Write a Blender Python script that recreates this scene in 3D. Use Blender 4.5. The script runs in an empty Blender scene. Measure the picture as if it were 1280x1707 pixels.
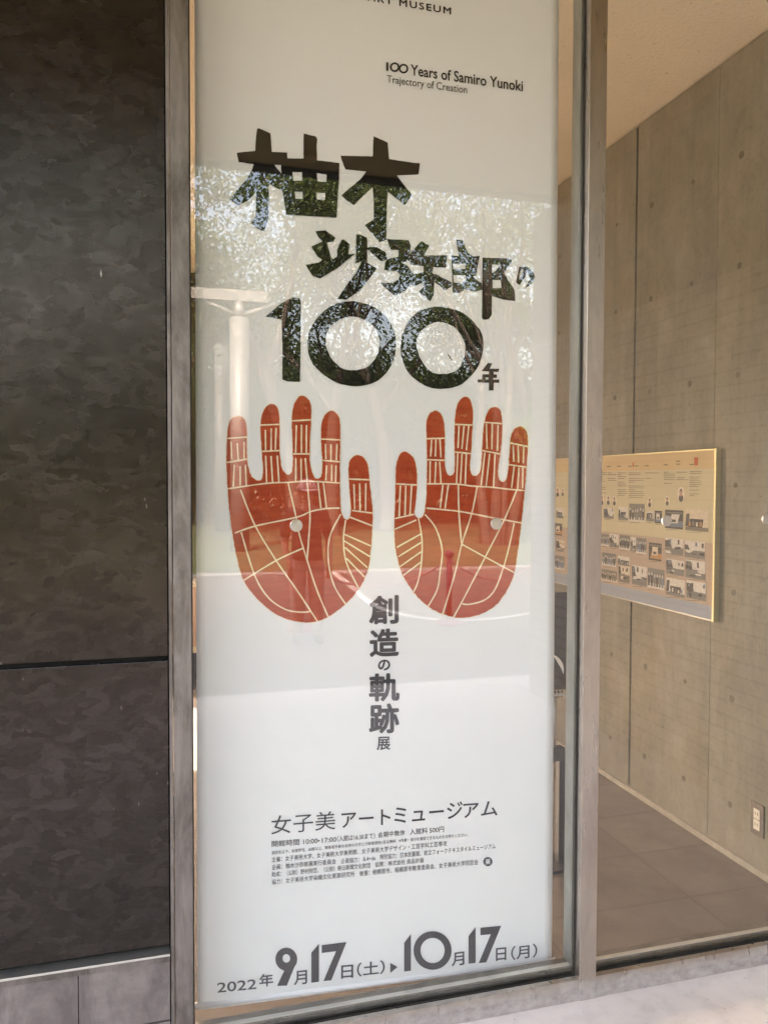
import bpy, bmesh, math, random
from mathutils import Vector, Matrix, noise
from mathutils.geometry import delaunay_2d_cdt

random.seed(7)
S = bpy.context.scene
COL = S.collection

# ------------------------------------------------------------------ camera
CAM = Vector((0, 0, 1.5))
YAW, PITCH, ROLL, F = 0.27640661, -0.03423744, 0.00295621, 1339.83     # F in px of a 1280 px wide picture
_f = Vector((math.sin(YAW) * math.cos(PITCH), math.cos(YAW) * math.cos(PITCH), math.sin(PITCH)))
_r0 = Vector((math.cos(YAW), -math.sin(YAW), 0))
_u0 = _r0.cross(_f)
_r = math.cos(ROLL) * _r0 + math.sin(ROLL) * _u0
_u = -math.sin(ROLL) * _r0 + math.cos(ROLL) * _u0
cd = bpy.data.cameras.new('camera')
cam = bpy.data.objects.new('camera', cd)
COL.objects.link(cam)
cd.sensor_fit = 'HORIZONTAL'
cd.sensor_width = 36
cd.lens = 36 * F / 1280
cd.clip_start = 0.05
cd.clip_end = 600
M3 = Matrix((_r, _u, -_f)).transposed()
cam.matrix_world = Matrix.Translation(CAM) @ M3.to_4x4()
S.camera = cam

def at(px, py, axis, v):
    """the point of the plane (axis = v) seen at pixel (px, py) of the photograph"""
    d = _r * ((px - 640) / F) - _u * ((py - 853.5) / F) + _f
    return CAM + d * ((v - CAM[axis]) / d[axis])

# ------------------------------------------------------------------ sky, sun, exposure
SUN_EL, SUN_AZ = math.radians(42), math.radians(-25)      # azimuth measured from +Y towards +X
w = bpy.data.worlds.new('World')
S.world = w
w.use_nodes = True
nt = w.node_tree
sky = nt.nodes.new('ShaderNodeTexSky')
sky.sky_type = 'NISHITA'
sky.sun_disc = False
sky.sun_elevation = SUN_EL
sky.sun_rotation = SUN_AZ
sky.air_density = 1.0
sky.dust_density = 9.0
sky.ozone_density = 0.3
bg = nt.nodes['Background']
bg.inputs['Strength'].default_value = 0.15
tint = nt.nodes.new('ShaderNodeMix')            # warm tint over the sky for white balance, taking out some blue
tint.data_type = 'RGBA'
tint.blend_type = 'MULTIPLY'
tint.inputs[0].default_value = 1
tint.inputs[7].default_value = (1.19, 1.02, 0.89, 1)
nt.links.new(sky.outputs[0], tint.inputs[6])
nt.links.new(tint.outputs[2], bg.inputs['Color'])
sl = bpy.data.lights.new('sun', 'SUN')
sl.energy = 3.0
sl.angle = math.radians(0.5)
sl.color = (1.0, 0.94, 0.86)
sun = bpy.data.objects.new('sun', sl)
COL.objects.link(sun)
sd = Vector((math.sin(SUN_AZ) * math.cos(SUN_EL), math.cos(SUN_AZ) * math.cos(SUN_EL), math.sin(SUN_EL)))
sun.rotation_euler = sd.to_track_quat('Z', 'Y').to_euler()
sun.location = sd * 60
S.view_settings.view_transform = 'Standard'
S.view_settings.look = 'None'
S.view_settings.gamma = 1
S.view_settings.exposure = 3.92
S.cycles.use_denoising = True
S.cycles.max_bounces = 14
S.cycles.diffuse_bounces = 7
S.cycles.transparent_max_bounces = 16
S.cycles.sample_clamp_indirect = 20

# ------------------------------------------------------------------ materials
def nodes(name):
    m = bpy.data.materials.new(name)
    m.use_nodes = True
    t = m.node_tree
    return m, t, t.nodes['Principled BSDF']

def lk(t, a, b):
    t.links.new(a, b)

def coords(t, scale=(1, 1, 1), swap=None):
    tc = t.nodes.new('ShaderNodeTexCoord')
    out = tc.outputs['Object']
    if swap:
        s = t.nodes.new('ShaderNodeSeparateXYZ')
        c = t.nodes.new('ShaderNodeCombineXYZ')
        lk(t, out, s.inputs[0])
        for i, k in enumerate(swap):
            if k is not None:
                lk(t, s.outputs['XYZ'.index(k)], c.inputs[i])
        out = c.outputs[0]
    mp = t.nodes.new('ShaderNodeMapping')
    mp.inputs['Scale'].default_value = scale
    lk(t, out, mp.inputs[0])
    return mp.outputs[0]

def noi(t, vec, scale, detail=6, rough=0.6, dist=0.0):
    n = t.nodes.new('ShaderNodeTexNoise')
    n.inputs['Scale'].default_value = scale
    n.inputs['Detail'].default_value = detail
    n.inputs['Roughness'].default_value = rough
    n.inputs['Distortion'].default_value = dist
    lk(t, vec, n.inputs['Vector'])
    return n.outputs['Fac']

def ramp(t, fac, stops):
    r = t.nodes.new('ShaderNodeValToRGB')
    e = r.color_ramp.elements
    while len(e) > 1:
        e.remove(e[-1])
    for i, (p, c) in enumerate(stops):
        k = e[0] if i == 0 else e.new(p)
        k.position = p
        c = c if hasattr(c, '__len__') else (c, c, c)
        k.color = (*c, 1)
    lk(t, fac, r.inputs[0])
    return r.outputs[0]

def mixc(t, a, b, fac, mode='MIX'):
    m = t.nodes.new('ShaderNodeMix')
    m.data_type = 'RGBA'
    m.blend_type = mode
    for sock, v in ((m.inputs[6], a), (m.inputs[7], b)):
        if hasattr(v, 'is_output'):
            lk(t, v, sock)
        else:
            sock.default_value = (*v, 1)
    if hasattr(fac, 'is_output'):
        lk(t, fac, m.inputs[0])
    else:
        m.inputs[0].default_value = fac
    return m.outputs[2]

def bump(t, p, h, strength, dist=0.01):
    b = t.nodes.new('ShaderNodeBump')
    b.inputs['Strength'].default_value = strength
    b.inputs['Distance'].default_value = dist
    lk(t, h, b.inputs['Height'])
    lk(t, b.outputs[0], p.inputs['Normal'])

def simple(name, c1, c2=None, scale=8, rough=0.6, metal=0.0, stretch=(1, 1, 1), bmp=0.0, bscale=60, lo=0.35, hi=0.65, spec=0.5, detail=6):
    m, t, p = nodes(name)
    v = coords(t, stretch)
    n = noi(t, v, scale, detail)
    lk(t, ramp(t, n, [(lo, c1), (hi, c2 or c1)]), p.inputs['Base Color'])
    p.inputs['Roughness'].default_value = rough
    p.inputs['Metallic'].default_value = metal
    p.inputs['Specular IOR Level'].default_value = spec
    if bmp:
        bump(t, p, noi(t, coords(t), bscale, 4), bmp)
    return m

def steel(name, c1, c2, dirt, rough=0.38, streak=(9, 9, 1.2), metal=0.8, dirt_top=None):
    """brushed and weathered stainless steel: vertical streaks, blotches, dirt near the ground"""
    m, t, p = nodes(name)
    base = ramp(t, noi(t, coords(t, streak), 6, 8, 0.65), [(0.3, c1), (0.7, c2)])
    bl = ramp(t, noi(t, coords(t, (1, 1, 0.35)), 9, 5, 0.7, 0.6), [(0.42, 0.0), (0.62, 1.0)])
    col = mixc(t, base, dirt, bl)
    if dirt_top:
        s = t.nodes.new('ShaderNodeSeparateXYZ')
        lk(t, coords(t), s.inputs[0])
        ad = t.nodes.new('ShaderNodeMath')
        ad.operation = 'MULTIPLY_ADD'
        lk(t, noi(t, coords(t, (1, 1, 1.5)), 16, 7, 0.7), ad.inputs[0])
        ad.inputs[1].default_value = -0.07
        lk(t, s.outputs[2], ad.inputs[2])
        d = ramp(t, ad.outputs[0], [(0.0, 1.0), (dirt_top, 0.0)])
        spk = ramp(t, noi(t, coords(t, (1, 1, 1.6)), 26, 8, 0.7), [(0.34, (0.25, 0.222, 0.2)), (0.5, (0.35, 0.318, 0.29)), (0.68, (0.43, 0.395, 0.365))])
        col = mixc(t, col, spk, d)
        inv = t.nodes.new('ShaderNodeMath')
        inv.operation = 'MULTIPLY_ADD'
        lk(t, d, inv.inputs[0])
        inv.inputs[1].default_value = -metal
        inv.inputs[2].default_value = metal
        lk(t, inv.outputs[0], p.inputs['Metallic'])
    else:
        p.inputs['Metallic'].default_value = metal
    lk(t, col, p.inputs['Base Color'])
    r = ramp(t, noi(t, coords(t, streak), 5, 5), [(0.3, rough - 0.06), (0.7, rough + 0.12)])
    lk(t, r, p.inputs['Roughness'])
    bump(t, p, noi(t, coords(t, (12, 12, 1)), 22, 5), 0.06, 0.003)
    return m

def concrete_mat(name):
    m, t, p = nodes(name)
    big = noi(t, coords(t, (1, 1, 0.6)), 1.6, 8, 0.6, 0.4)
    c = ramp(t, big, [(0.3, (0.178, 0.162, 0.126)), (0.5, (0.234, 0.216, 0.174)), (0.72, (0.305, 0.284, 0.238))])
    mid = ramp(t, noi(t, coords(t, (1, 1, 0.7)), 4.5, 9, 0.68, 0.8), [(0.36, 0.86), (0.52, 1.0), (0.66, 1.13)])
    c = mixc(t, c, mid, 1.0, 'MULTIPLY')
    warm = ramp(t, noi(t, coords(t, (1, 1, 0.5)), 2.3, 5, 0.6), [(0.5, (1, 1, 1)), (0.7, (1.04, 1.0, 0.86))])
    c = mixc(t, c, warm, 1.0, 'MULTIPLY')
    st = ramp(t, noi(t, coords(t, (7, 7, 0.35)), 3, 6, 0.6), [(0.35, 0.84), (0.62, 1.05)])
    c = mixc(t, c, st, 0.6, 'MULTIPLY')
    sp = ramp(t, noi(t, coords(t), 38, 8, 0.75), [(0.33, 0.74), (0.46, 1.0), (0.7, 1.08)])
    c = mixc(t, c, sp, 0.7, 'MULTIPLY')
    pits = ramp(t, noi(t, coords(t), 95, 2, 0.5), [(0.25, 0.4), (0.3, 1.0)])
    c = mixc(t, c, pits, 0.8, 'MULTIPLY')
    big_pits = ramp(t, noi(t, coords(t), 24, 1, 0.4), [(0.17, 0.45), (0.2, 1.0)])
    c = mixc(t, c, big_pits, 0.8, 'MULTIPLY')
    lk(t, c, p.inputs['Base Color'])
    p.inputs['Roughness'].default_value = 0.55
    bump(t, p, noi(t, coords(t), 30, 8, 0.7), 0.18, 0.006)
    return m

def brick_mat(name, c1, c2, mortar, w, h, swap, mort=0.012, off=0.5, rough=0.75, spread=0.5, bmp=0.4):
    m, t, p = nodes(name)
    b = t.nodes.new('ShaderNodeTexBrick')
    b.offset = off
    b.inputs['Scale'].default_value = 1
    b.inputs['Brick Width'].default_value = w
    b.inputs['Row Height'].default_value = h
    b.inputs['Mortar Size'].default_value = mort
    b.inputs['Mortar Smooth'].default_value = 0.15
    b.inputs['Bias'].default_value = 0
    b.inputs['Color1'].default_value = (*c1, 1)
    b.inputs['Color2'].default_value = (*c2, 1)
    b.inputs['Mortar'].default_value = (*mortar, 1)
    lk(t, coords(t, swap=swap), b.inputs['Vector'])
    v = ramp(t, noi(t, coords(t), 5, 8, 0.7), [(0.3, 0.72), (0.7, 1.15)])
    lk(t, mixc(t, b.outputs['Color'], v, spread, 'MULTIPLY'), p.inputs['Base Color'])
    p.inputs['Roughness'].default_value = rough
    bump(t, p, b.outputs['Fac'], -bmp, 0.004)
    return m

def glass_mat(name, tint):
    """thin architectural glass: each face lets light through and mirrors it by the Fresnel law"""
    m = bpy.data.materials.new(name)
    m.use_nodes = True
    t = m.node_tree
    t.nodes.clear()
    out = t.nodes.new('ShaderNodeOutputMaterial')
    mx = t.nodes.new('ShaderNodeMixShader')
    tr = t.nodes.new('ShaderNodeBsdfTransparent')
    gl = t.nodes.new('ShaderNodeBsdfGlossy')
    gl.inputs['Roughness'].default_value = 0.0
    gl.inputs['Color'].default_value = (1, 1, 1, 1)
    tr.inputs['Color'].default_value = (*tint, 1)
    lw = t.nodes.new('ShaderNodeLayerWeight')
    lw.inputs['Blend'].default_value = 0.5
    pw = t.nodes.new('ShaderNodeMath')
    pw.operation = 'POWER'
    pw.inputs[1].default_value = 5
    lk(t, lw.outputs['Facing'], pw.inputs[0])
    ma = t.nodes.new('ShaderNodeMath')
    ma.operation = 'MULTIPLY_ADD'
    ma.inputs[1].default_value = 0.95
    ma.inputs[2].default_value = 0.05
    lk(t, pw.outputs[0], ma.inputs[0])
    lk(t, ma.outputs[0], mx.inputs[0])
    lk(t, tr.outputs[0], mx.inputs[1])
    lk(t, gl.outputs[0], mx.inputs[2])
    lk(t, mx.outputs[0], out.inputs[0])
    return m

def leaf_mat(name, c1, c2):
    m, t, p = nodes(name)
    n = noi(t, coords(t), 1.3, 3)
    c = ramp(t, n, [(0.35, c1), (0.65, c2)])
    lk(t, c, p.inputs['Base Color'])
    p.inputs['Roughness'].default_value = 0.55
    p.inputs['Specular IOR Level'].default_value = 0.3
    tl = t.nodes.new('ShaderNodeBsdfTranslucent')
    lk(t, mixc(t, c, (0.6, 0.8, 0.15), 0.15), tl.inputs['Color'])
    mx = t.nodes.new('ShaderNodeMixShader')
    mx.inputs[0].default_value = 0.4
    o = t.nodes['Material Output']
    lk(t, p.outputs[0], mx.inputs[1])
    lk(t, tl.outputs[0], mx.inputs[2])
    lk(t, mx.outputs[0], o.inputs[0])
    return m

MAT = dict(
    concrete=concrete_mat('board_marked_concrete'),
    plug=simple('concrete_plug', (0.115, 0.1, 0.075), (0.17, 0.15, 0.115), 60, 0.7),
    dark=simple('black_gap', (0.012, 0.011, 0.01), rough=0.8),
    gasket=simple('rubber_gasket', (0.02, 0.018, 0.014), rough=0.6),
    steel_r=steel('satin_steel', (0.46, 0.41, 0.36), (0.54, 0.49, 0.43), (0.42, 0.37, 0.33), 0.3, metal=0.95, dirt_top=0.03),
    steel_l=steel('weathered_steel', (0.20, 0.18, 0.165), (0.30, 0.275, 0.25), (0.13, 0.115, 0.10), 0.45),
    steel_in=steel('inner_bead_steel', (0.42, 0.42, 0.38), (0.52, 0.52, 0.47), (0.36, 0.36, 0.32), 0.35),
    bead=steel('low_bead_steel', (0.24, 0.215, 0.18), (0.3, 0.27, 0.23), (0.2, 0.18, 0.15), 0.3, (1.2, 9, 9)),
    lit_bead_top=simple('lit_bead_strip', (0.6, 0.58, 0.53), (0.68, 0.66, 0.6), 8, 0.35, metal=0.6),  # pale colour paints the light reflected by the bead's top
    bright=simple('bright_metal_edge', (0.7, 0.68, 0.62), rough=0.3, metal=0.9),
    glass=glass_mat('window_glass', (0.97, 0.975, 0.965)),
    fabric=simple('banner_fabric', (0.80, 0.80, 0.785), (0.83, 0.83, 0.815), 3, 0.75, spec=0.25, bmp=0.05, bscale=9),
    ink=simple('black_print', (0.007, 0.006, 0.005), (0.011, 0.009, 0.008), 20, 0.7, spec=0.15),
    grey_ink=simple('grey_print', (0.045, 0.042, 0.048), (0.055, 0.052, 0.058), 20, 0.6, spec=0.3),
    dark_ink=simple('charcoal_print', (0.018, 0.017, 0.019), (0.024, 0.022, 0.025), 20, 0.65, spec=0.2),
    red=simple('red_print', (0.35, 0.044, 0.012), (0.43, 0.066, 0.019), 14, 0.65, stretch=(1, 1, 6), spec=0.25, detail=8),
    cream=simple('cream_print', (0.82, 0.66, 0.44), rough=0.65, spec=0.25),
    hem=simple('white_batten', (0.8, 0.8, 0.8), rough=0.4),
    ceiling=simple('trowelled_plaster', (0.62, 0.48, 0.345), (0.66, 0.52, 0.38), 3, 0.9, bmp=0.7, bscale=40),
    floor=brick_mat('interior_floor_tile', (0.148, 0.122, 0.098), (0.182, 0.152, 0.124), (0.128, 0.105, 0.085), 0.62, 0.352, ('X', 'Y', None), 0.005, 0.0, 0.27, 0.9, 0.08),
    skirting=simple('pale_concrete_skirting', (0.33, 0.3, 0.25), (0.42, 0.385, 0.325), 14, 0.7),
    paving=None,
    asphalt=simple('worn_asphalt', (0.125, 0.117, 0.111), (0.17, 0.16, 0.152), 6, 0.9, bmp=0.3),
    brick=brick_mat('pale_wall_tile', (0.44, 0.40, 0.34), (0.52, 0.475, 0.41), (0.285, 0.255, 0.22), 0.235, 0.068, ('Y', 'Z', None), 0.006),
    soffit=simple('soffit_board', (0.30, 0.215, 0.075), (0.35, 0.26, 0.10), 3, 0.8),
    outer=simple('outer_wall_concrete', (0.36, 0.34, 0.3), (0.44, 0.42, 0.37), 2, 0.8),
    white=simple('white_painted_steel', (0.78, 0.78, 0.76), (0.72, 0.72, 0.7), 3, 0.45),
    greywhite=simple('weathered_pale_steel', (0.085, 0.085, 0.08), (0.11, 0.108, 0.104), 3, 0.5),
    grass=simple('mown_lawn', (0.026, 0.034, 0.009), (0.045, 0.053, 0.015), 2.5, 0.9),
    earth=simple('earth_ground', (0.09, 0.08, 0.05), (0.13, 0.11, 0.07), 1.5, 0.95),
    bark=simple('tree_bark', (0.03, 0.023, 0.017), (0.062, 0.048, 0.035), 12, 0.9, stretch=(3, 3, 0.6), bmp=0.5),
    leaf=leaf_mat('broad_leaf', (0.022, 0.036, 0.01), (0.042, 0.062, 0.016)),
    leaf2=leaf_mat('young_leaf', (0.06, 0.1, 0.015), (0.12, 0.16, 0.025)),
    hedge=leaf_mat('hedge_leaf', (0.02, 0.034, 0.01), (0.042, 0.062, 0.017)),
    wood=simple('pale_wood_counter', (0.56, 0.39, 0.26), (0.63, 0.46, 0.32), 4, 0.5, stretch=(6, 6, 0.6)),
    cream_top=simple('cream_counter_top', (0.78, 0.72, 0.52), rough=0.4),
    darkwall=simple('dark_back_wall', (0.055, 0.048, 0.034), (0.085, 0.075, 0.05), 2, 0.35),
    black=simple('black_coated_steel', (0.022, 0.02, 0.02), (0.032, 0.03, 0.03), 5, 0.4),
    greymetal=simple('grey_tube', (0.42, 0.4, 0.37), (0.5, 0.48, 0.45), 5, 0.3, metal=0.7),
    board_edge=simple('brass_coloured_frame', (0.5, 0.45, 0.27), (0.56, 0.5, 0.31), 5, 0.35, metal=0.7),
    sand=simple('poster_yellow', (0.55, 0.42, 0.22), rough=0.5),
    sage=simple('poster_sage', (0.52, 0.48, 0.32), rough=0.5),
    clay=simple('poster_clay', (0.41, 0.32, 0.25), rough=0.5),
    blue=simple('poster_blue', (0.27, 0.31, 0.39), rough=0.5),
    print_grey=simple('poster_small_print', (0.13, 0.11, 0.07), rough=0.6),
    print_red=simple('poster_red_mark', (0.5, 0.12, 0.04), rough=0.6),
    paper=simple('photo_paper', (0.68, 0.62, 0.52), rough=0.5),
    plate=simple('outlet_steel_plate', (0.10, 0.088, 0.075), (0.13, 0.115, 0.1), 20, 0.4, metal=0.5),
    ivory=simple('ivory_plastic', (0.72, 0.67, 0.55), rough=0.4),
    skin=simple('skin', (0.45, 0.27, 0.19), rough=0.5),
    shirt=simple('dark_shirt', (0.035, 0.03, 0.035), (0.05, 0.045, 0.05), 12, 0.85),
    trousers=simple('pale_trousers', (0.52, 0.45, 0.42), (0.58, 0.5, 0.47), 10, 0.85),
    cap=simple('checked_cap_cloth', (0.62, 0.55, 0.56), (0.42, 0.3, 0.34), 26, 0.85),
    hair=simple('black_hair', (0.015, 0.012, 0.01), rough=0.5),
    shoe=simple('dark_shoe', (0.03, 0.03, 0.03), rough=0.6),
    magenta=simple('plum_plastic', (0.3, 0.05, 0.16), rough=0.4),
    pinkchain=simple('pink_plastic_chain', (0.72, 0.42, 0.46), rough=0.4),
    bug=simple('brown_insect_shell', (0.06, 0.045, 0.025), (0.16, 0.12, 0.07), 300, 0.4),
    disc=simple('turned_steel_disc', (0.62, 0.6, 0.56), (0.72, 0.7, 0.66), 60, 0.28, metal=0.95),
)

def disc_mat():
    m, t, p = nodes('turned_steel')
    p.inputs['Base Color'].default_value = (0.56, 0.54, 0.5, 1)
    p.inputs['Metallic'].default_value = 1
    p.inputs['Roughness'].default_value = 0.3
    p.inputs['Anisotropic'].default_value = 0.85
    tg = t.nodes.new('ShaderNodeTangent')
    tg.direction_type = 'RADIAL'
    tg.axis = 'Y'
    lk(t, tg.outputs[0], p.inputs['Tangent'])
    return m
MAT['disc'] = disc_mat()

def cladding():
    """dark patinated steel sheet: overlapping brushed patches with a dull sheen"""
    m, t, p = nodes('patinated_steel_sheet')
    v = coords(t, (1, 1, 1.6))
    vo = t.nodes.new('ShaderNodeTexVoronoi')
    vo.inputs['Scale'].default_value = 26
    vo.inputs['Randomness'].default_value = 1
    wob = t.nodes.new('ShaderNodeTexNoise')
    wob.inputs['Scale'].default_value = 9
    wob.inputs['Detail'].default_value = 6
    lk(t, v, wob.inputs['Vector'])
    ad = t.nodes.new('ShaderNodeVectorMath')
    ad.operation = 'MULTIPLY_ADD'
    lk(t, wob.outputs['Color'], ad.inputs[0])
    ad.inputs[1].default_value = (0.2, 0.2, 0.2)
    lk(t, v, ad.inputs[2])
    lk(t, ad.outputs[0], vo.inputs['Vector'])
    sp = t.nodes.new('ShaderNodeSeparateColor')
    lk(t, vo.outputs['Color'], sp.inputs[0])
    patch = ramp(t, sp.outputs[0], [(0.0, (0.044, 0.038, 0.033)), (0.45, (0.051, 0.0445, 0.039)), (1.0, (0.064, 0.0565, 0.051))])
    cl = ramp(t, noi(t, coords(t), 2.2, 7, 0.65), [(0.3, 0.78), (0.7, 1.2)])
    c = mixc(t, patch, cl, 1.0, 'MULTIPLY')
    gr = ramp(t, noi(t, coords(t, (1, 1, 3)), 70, 5, 0.7), [(0.3, 0.8), (0.7, 1.2)])
    c = mixc(t, c, gr, 0.7, 'MULTIPLY')
    br = ramp(t, noi(t, coords(t, (3, 1, 22)), 3, 6, 0.7), [(0.3, 0.92), (0.7, 1.08)])
    c = mixc(t, c, br, 0.8, 'MULTIPLY')
    fleck = ramp(t, noi(t, coords(t, (1, 1, 0.25)), 55, 2, 0.5), [(0.775, 0.0), (0.80, 1.0)])
    c = mixc(t, c, (0.3, 0.28, 0.26), fleck)
    lk(t, c, p.inputs['Base Color'])
    p.inputs['Metallic'].default_value = 0.93
    lk(t, ramp(t, sp.outputs[1], [(0.0, 0.22), (1.0, 0.30)]), p.inputs['Roughness'])
    bump(t, p, noi(t, coords(t), 9, 7, 0.6), 0.10, 0.01)
    return m
MAT['clad'] = cladding()
MAT['plinth'] = steel('dull_plinth_steel', (0.22, 0.195, 0.18), (0.31, 0.28, 0.26), (0.17, 0.15, 0.14), 0.45, (2, 2, 5), 0.6)

def paving():
    m, t, p = nodes('trowelled_paving')
    c = ramp(t, noi(t, coords(t), 1.7, 8, 0.6), [(0.3, (0.60, 0.555, 0.51)), (0.7, (0.70, 0.655, 0.605))])
    bl = ramp(t, noi(t, coords(t), 14, 5, 0.6), [(0.34, 0.86), (0.5, 1.0), (0.7, 1.06)])
    c = mixc(t, c, bl, 0.8, 'MULTIPLY')
    sp = ramp(t, noi(t, coords(t), 85, 2, 0.5), [(0.255, 0.4), (0.29, 1.0), (0.76, 1.0), (0.78, 1.6)])
    c = mixc(t, c, sp, 0.8, 'MULTIPLY')
    lk(t, c, p.inputs['Base Color'])
    p.inputs['Roughness'].default_value = 0.7
    bump(t, p, noi(t, coords(t), 26, 8, 0.7), 0.15, 0.006)
    return m
MAT['paving'] = paving()

def plaster():
    m, t, p = nodes('speckled_plaster')
    c = ramp(t, noi(t, coords(t), 1.2, 5), [(0.3, (0.72, 0.62, 0.47)), (0.7, (0.78, 0.68, 0.53))])
    sp = ramp(t, noi(t, coords(t), 60, 3, 0.55), [(0.295, 0.55), (0.335, 1.0)])
    c = mixc(t, c, sp, 0.75, 'MULTIPLY')
    lk(t, c, p.inputs['Base Color'])
    p.inputs['Roughness'].default_value = 0.9
    bump(t, p, noi(t, coords(t), 60, 3, 0.55), 0.6, 0.006)
    return m
MAT['ceiling'] = plaster()

def tones(warm):
    """the four printed tones of a small photograph: dark, middle, light and a colour accent"""
    k = (1.0, 0.88, 0.7) if warm else (1.0, 0.97, 0.92)
    return [simple('photo_tone', tuple(v * a for a in k), tuple(v * 1.35 * a for a in k), 90, 0.5) for v in (0.022, 0.13, 0.5)] + \
           [simple('photo_accent', (0.42, 0.22, 0.06) if warm else (0.13, 0.17, 0.26), rough=0.5)]
TONES = (tones(0), tones(1))

# ------------------------------------------------------------------ building blocks
def link(name, me, mat, parent=None):
    o = bpy.data.objects.new(name, me)
    if mat is not None:
        me.materials.append(mat)
    COL.objects.link(o)
    if parent:
        o.parent = parent
        o.matrix_parent_inverse = parent.matrix_world.inverted()
    return o

def obj(name, bm, mat, parent=None, smooth=False):
    me = bpy.data.meshes.new(name)
    bmesh.ops.recalc_face_normals(bm, faces=bm.faces)
    bm.to_mesh(me)
    bm.free()
    if smooth:
        me.polygons.foreach_set('use_smooth', [True] * len(me.polygons))
    return link(name, me, mat, parent)

def tag(o, label=None, cat=None, group=None, kind=None):
    if label: o['label'] = label
    if cat: o['category'] = cat
    if group: o['group'] = group
    if kind: o['kind'] = kind
    return o

def thing(name, loc, label, cat, group=None):
    o = bpy.data.objects.new(name, None)
    o.location = loc
    o.empty_display_size = 0.1
    COL.objects.link(o)
    o.matrix_world = Matrix.Translation(loc)
    return tag(o, label, cat, group)

def box(bm, x0, x1, y0, y1, z0, z1, bev=0.0):
    r = bmesh.ops.create_cube(bm, size=1)
    bmesh.ops.scale(bm, vec=(x1 - x0, y1 - y0, z1 - z0), verts=r['verts'])
    bmesh.ops.translate(bm, vec=((x0 + x1) / 2, (y0 + y1) / 2, (z0 + z1) / 2), verts=r['verts'])
    if bev:
        ed = list({e for v in r['verts'] for e in v.link_edges})
        bmesh.ops.bevel(bm, geom=ed, offset=bev, segments=2, affect='EDGES', profile=0.5)
    return bm

def bx(name, x0, x1, y0, y1, z0, z1, mat, parent=None, bev=0.0):
    return obj(name, box(bmesh.new(), x0, x1, y0, y1, z0, z1, bev), mat, parent)

def tube(bm, pts, rad, n=10, caps=True):
    pts = [Vector(p) for p in pts]
    rad = rad if hasattr(rad, '__len__') else [rad] * len(pts)
    rings = []
    prev = None
    for i, p in enumerate(pts):
        d = (pts[min(i + 1, len(pts) - 1)] - pts[max(i - 1, 0)]).normalized()
        if prev is None:
            a = d.orthogonal().normalized()
        else:
            a = (prev - d * prev.dot(d)).normalized()
        prev = a
        b = d.cross(a)
        rings.append([bm.verts.new(p + (a * math.cos(2 * math.pi * k / n) + b * math.sin(2 * math.pi * k / n)) * rad[i]) for k in range(n)])
    for i in range(len(rings) - 1):
        for k in range(n):
            bm.faces.new((rings[i][k], rings[i][(k + 1) % n], rings[i + 1][(k + 1) % n], rings[i + 1][k]))
    if caps:
        bm.faces.new(rings[0][::-1])
        bm.faces.new(rings[-1])
    return bm

# ------------------------------------------------------------------ flat prints traced on a plane
def inside(p, poly):
    x, y = p
    c = False
    j = len(poly) - 1
    for i in range(len(poly)):
        xi, yi = poly[i]
        xj, yj = poly[j]
        if (yi > y) != (yj > y) and x < (xj - xi) * (y - yi) / (yj - yi) + xi:
            c = not c
        j = i
    return c

def fill2d(outers, holes=()):
    """union of the outers minus the holes, as triangles without overlaps"""
    V, E = [], []
    for poly in list(outers) + list(holes):
        n0 = len(V)
        V += [Vector(p) for p in poly]
        E += [(n0 + i, n0 + (i + 1) % len(poly)) for i in range(len(poly))]
    v, e, f, *_ = delaunay_2d_cdt(V, E, [], 0, 1e-5)
    bbs = [(min(p[0] for p in q), max(p[0] for p in q), min(p[1] for p in q), max(p[1] for p in q), q) for q in outers]
    keep = []
    for t in f:
        c = (sum(v[i][0] for i in t) / len(t), sum(v[i][1] for i in t) / len(t))
        if any(a <= c[0] <= b and d <= c[1] <= g and inside(c, q) for a, b, d, g, q in bbs) and not any(inside(c, h) for h in holes):
            keep.append(t)
    return v, keep

def rough(poly, amp=0.35, step=3.5, seed=0):
    """hand cut edge: the outline is divided and every point wanders a little"""
    out = []
    n = len(poly)
    for i in range(n):
        a, b = Vector(poly[i]), Vector(poly[(i + 1) % n])
        k = max(1, int((b - a).length / step))
        for j in range(k):
            p = a.lerp(b, j / k)
            q = noise.noise_vector(Vector((p.x * 0.31, p.y * 0.31, seed)))
            out.append((p.x + q.x * amp * 1.6, p.y + q.y * amp * 1.6))
    return out

def smooth_poly(poly, it=1):
    for _ in range(it):
        o = []
        for i in range(len(poly)):
            a, b = poly[i], poly[(i + 1) % len(poly)]
            o.append((a[0] * 0.78 + b[0] * 0.22, a[1] * 0.78 + b[1] * 0.22))
            o.append((a[0] * 0.22 + b[0] * 0.78, a[1] * 0.22 + b[1] * 0.78))
        poly = o
    return poly

def Z(ox, oy, s, pts):
    return [(ox + x / s, oy + y / s) for x, y in pts]

def catmull(pts, k=6):
    if len(pts) < 3:
        a, b = pts
        return [(a[0] + (b[0] - a[0]) * i / k, a[1] + (b[1] - a[1]) * i / k) for i in range(k + 1)]
    P = [pts[0]] + list(pts) + [pts[-1]]
    out = []
    for i in range(1, len(P) - 2):
        p0, p1, p2, p3 = (Vector(q) for q in P[i - 1:i + 3])
        for j in range(k):
            t = j / k
            q = 0.5 * (2 * p1 + (p2 - p0) * t + (2 * p0 - 5 * p1 + 4 * p2 - p3) * t * t + (3 * p1 - p0 - 3 * p2 + p3) * t ** 3)
            out.append((q.x, q.y))
    out.append(tuple(pts[-1]))
    return out

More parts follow.
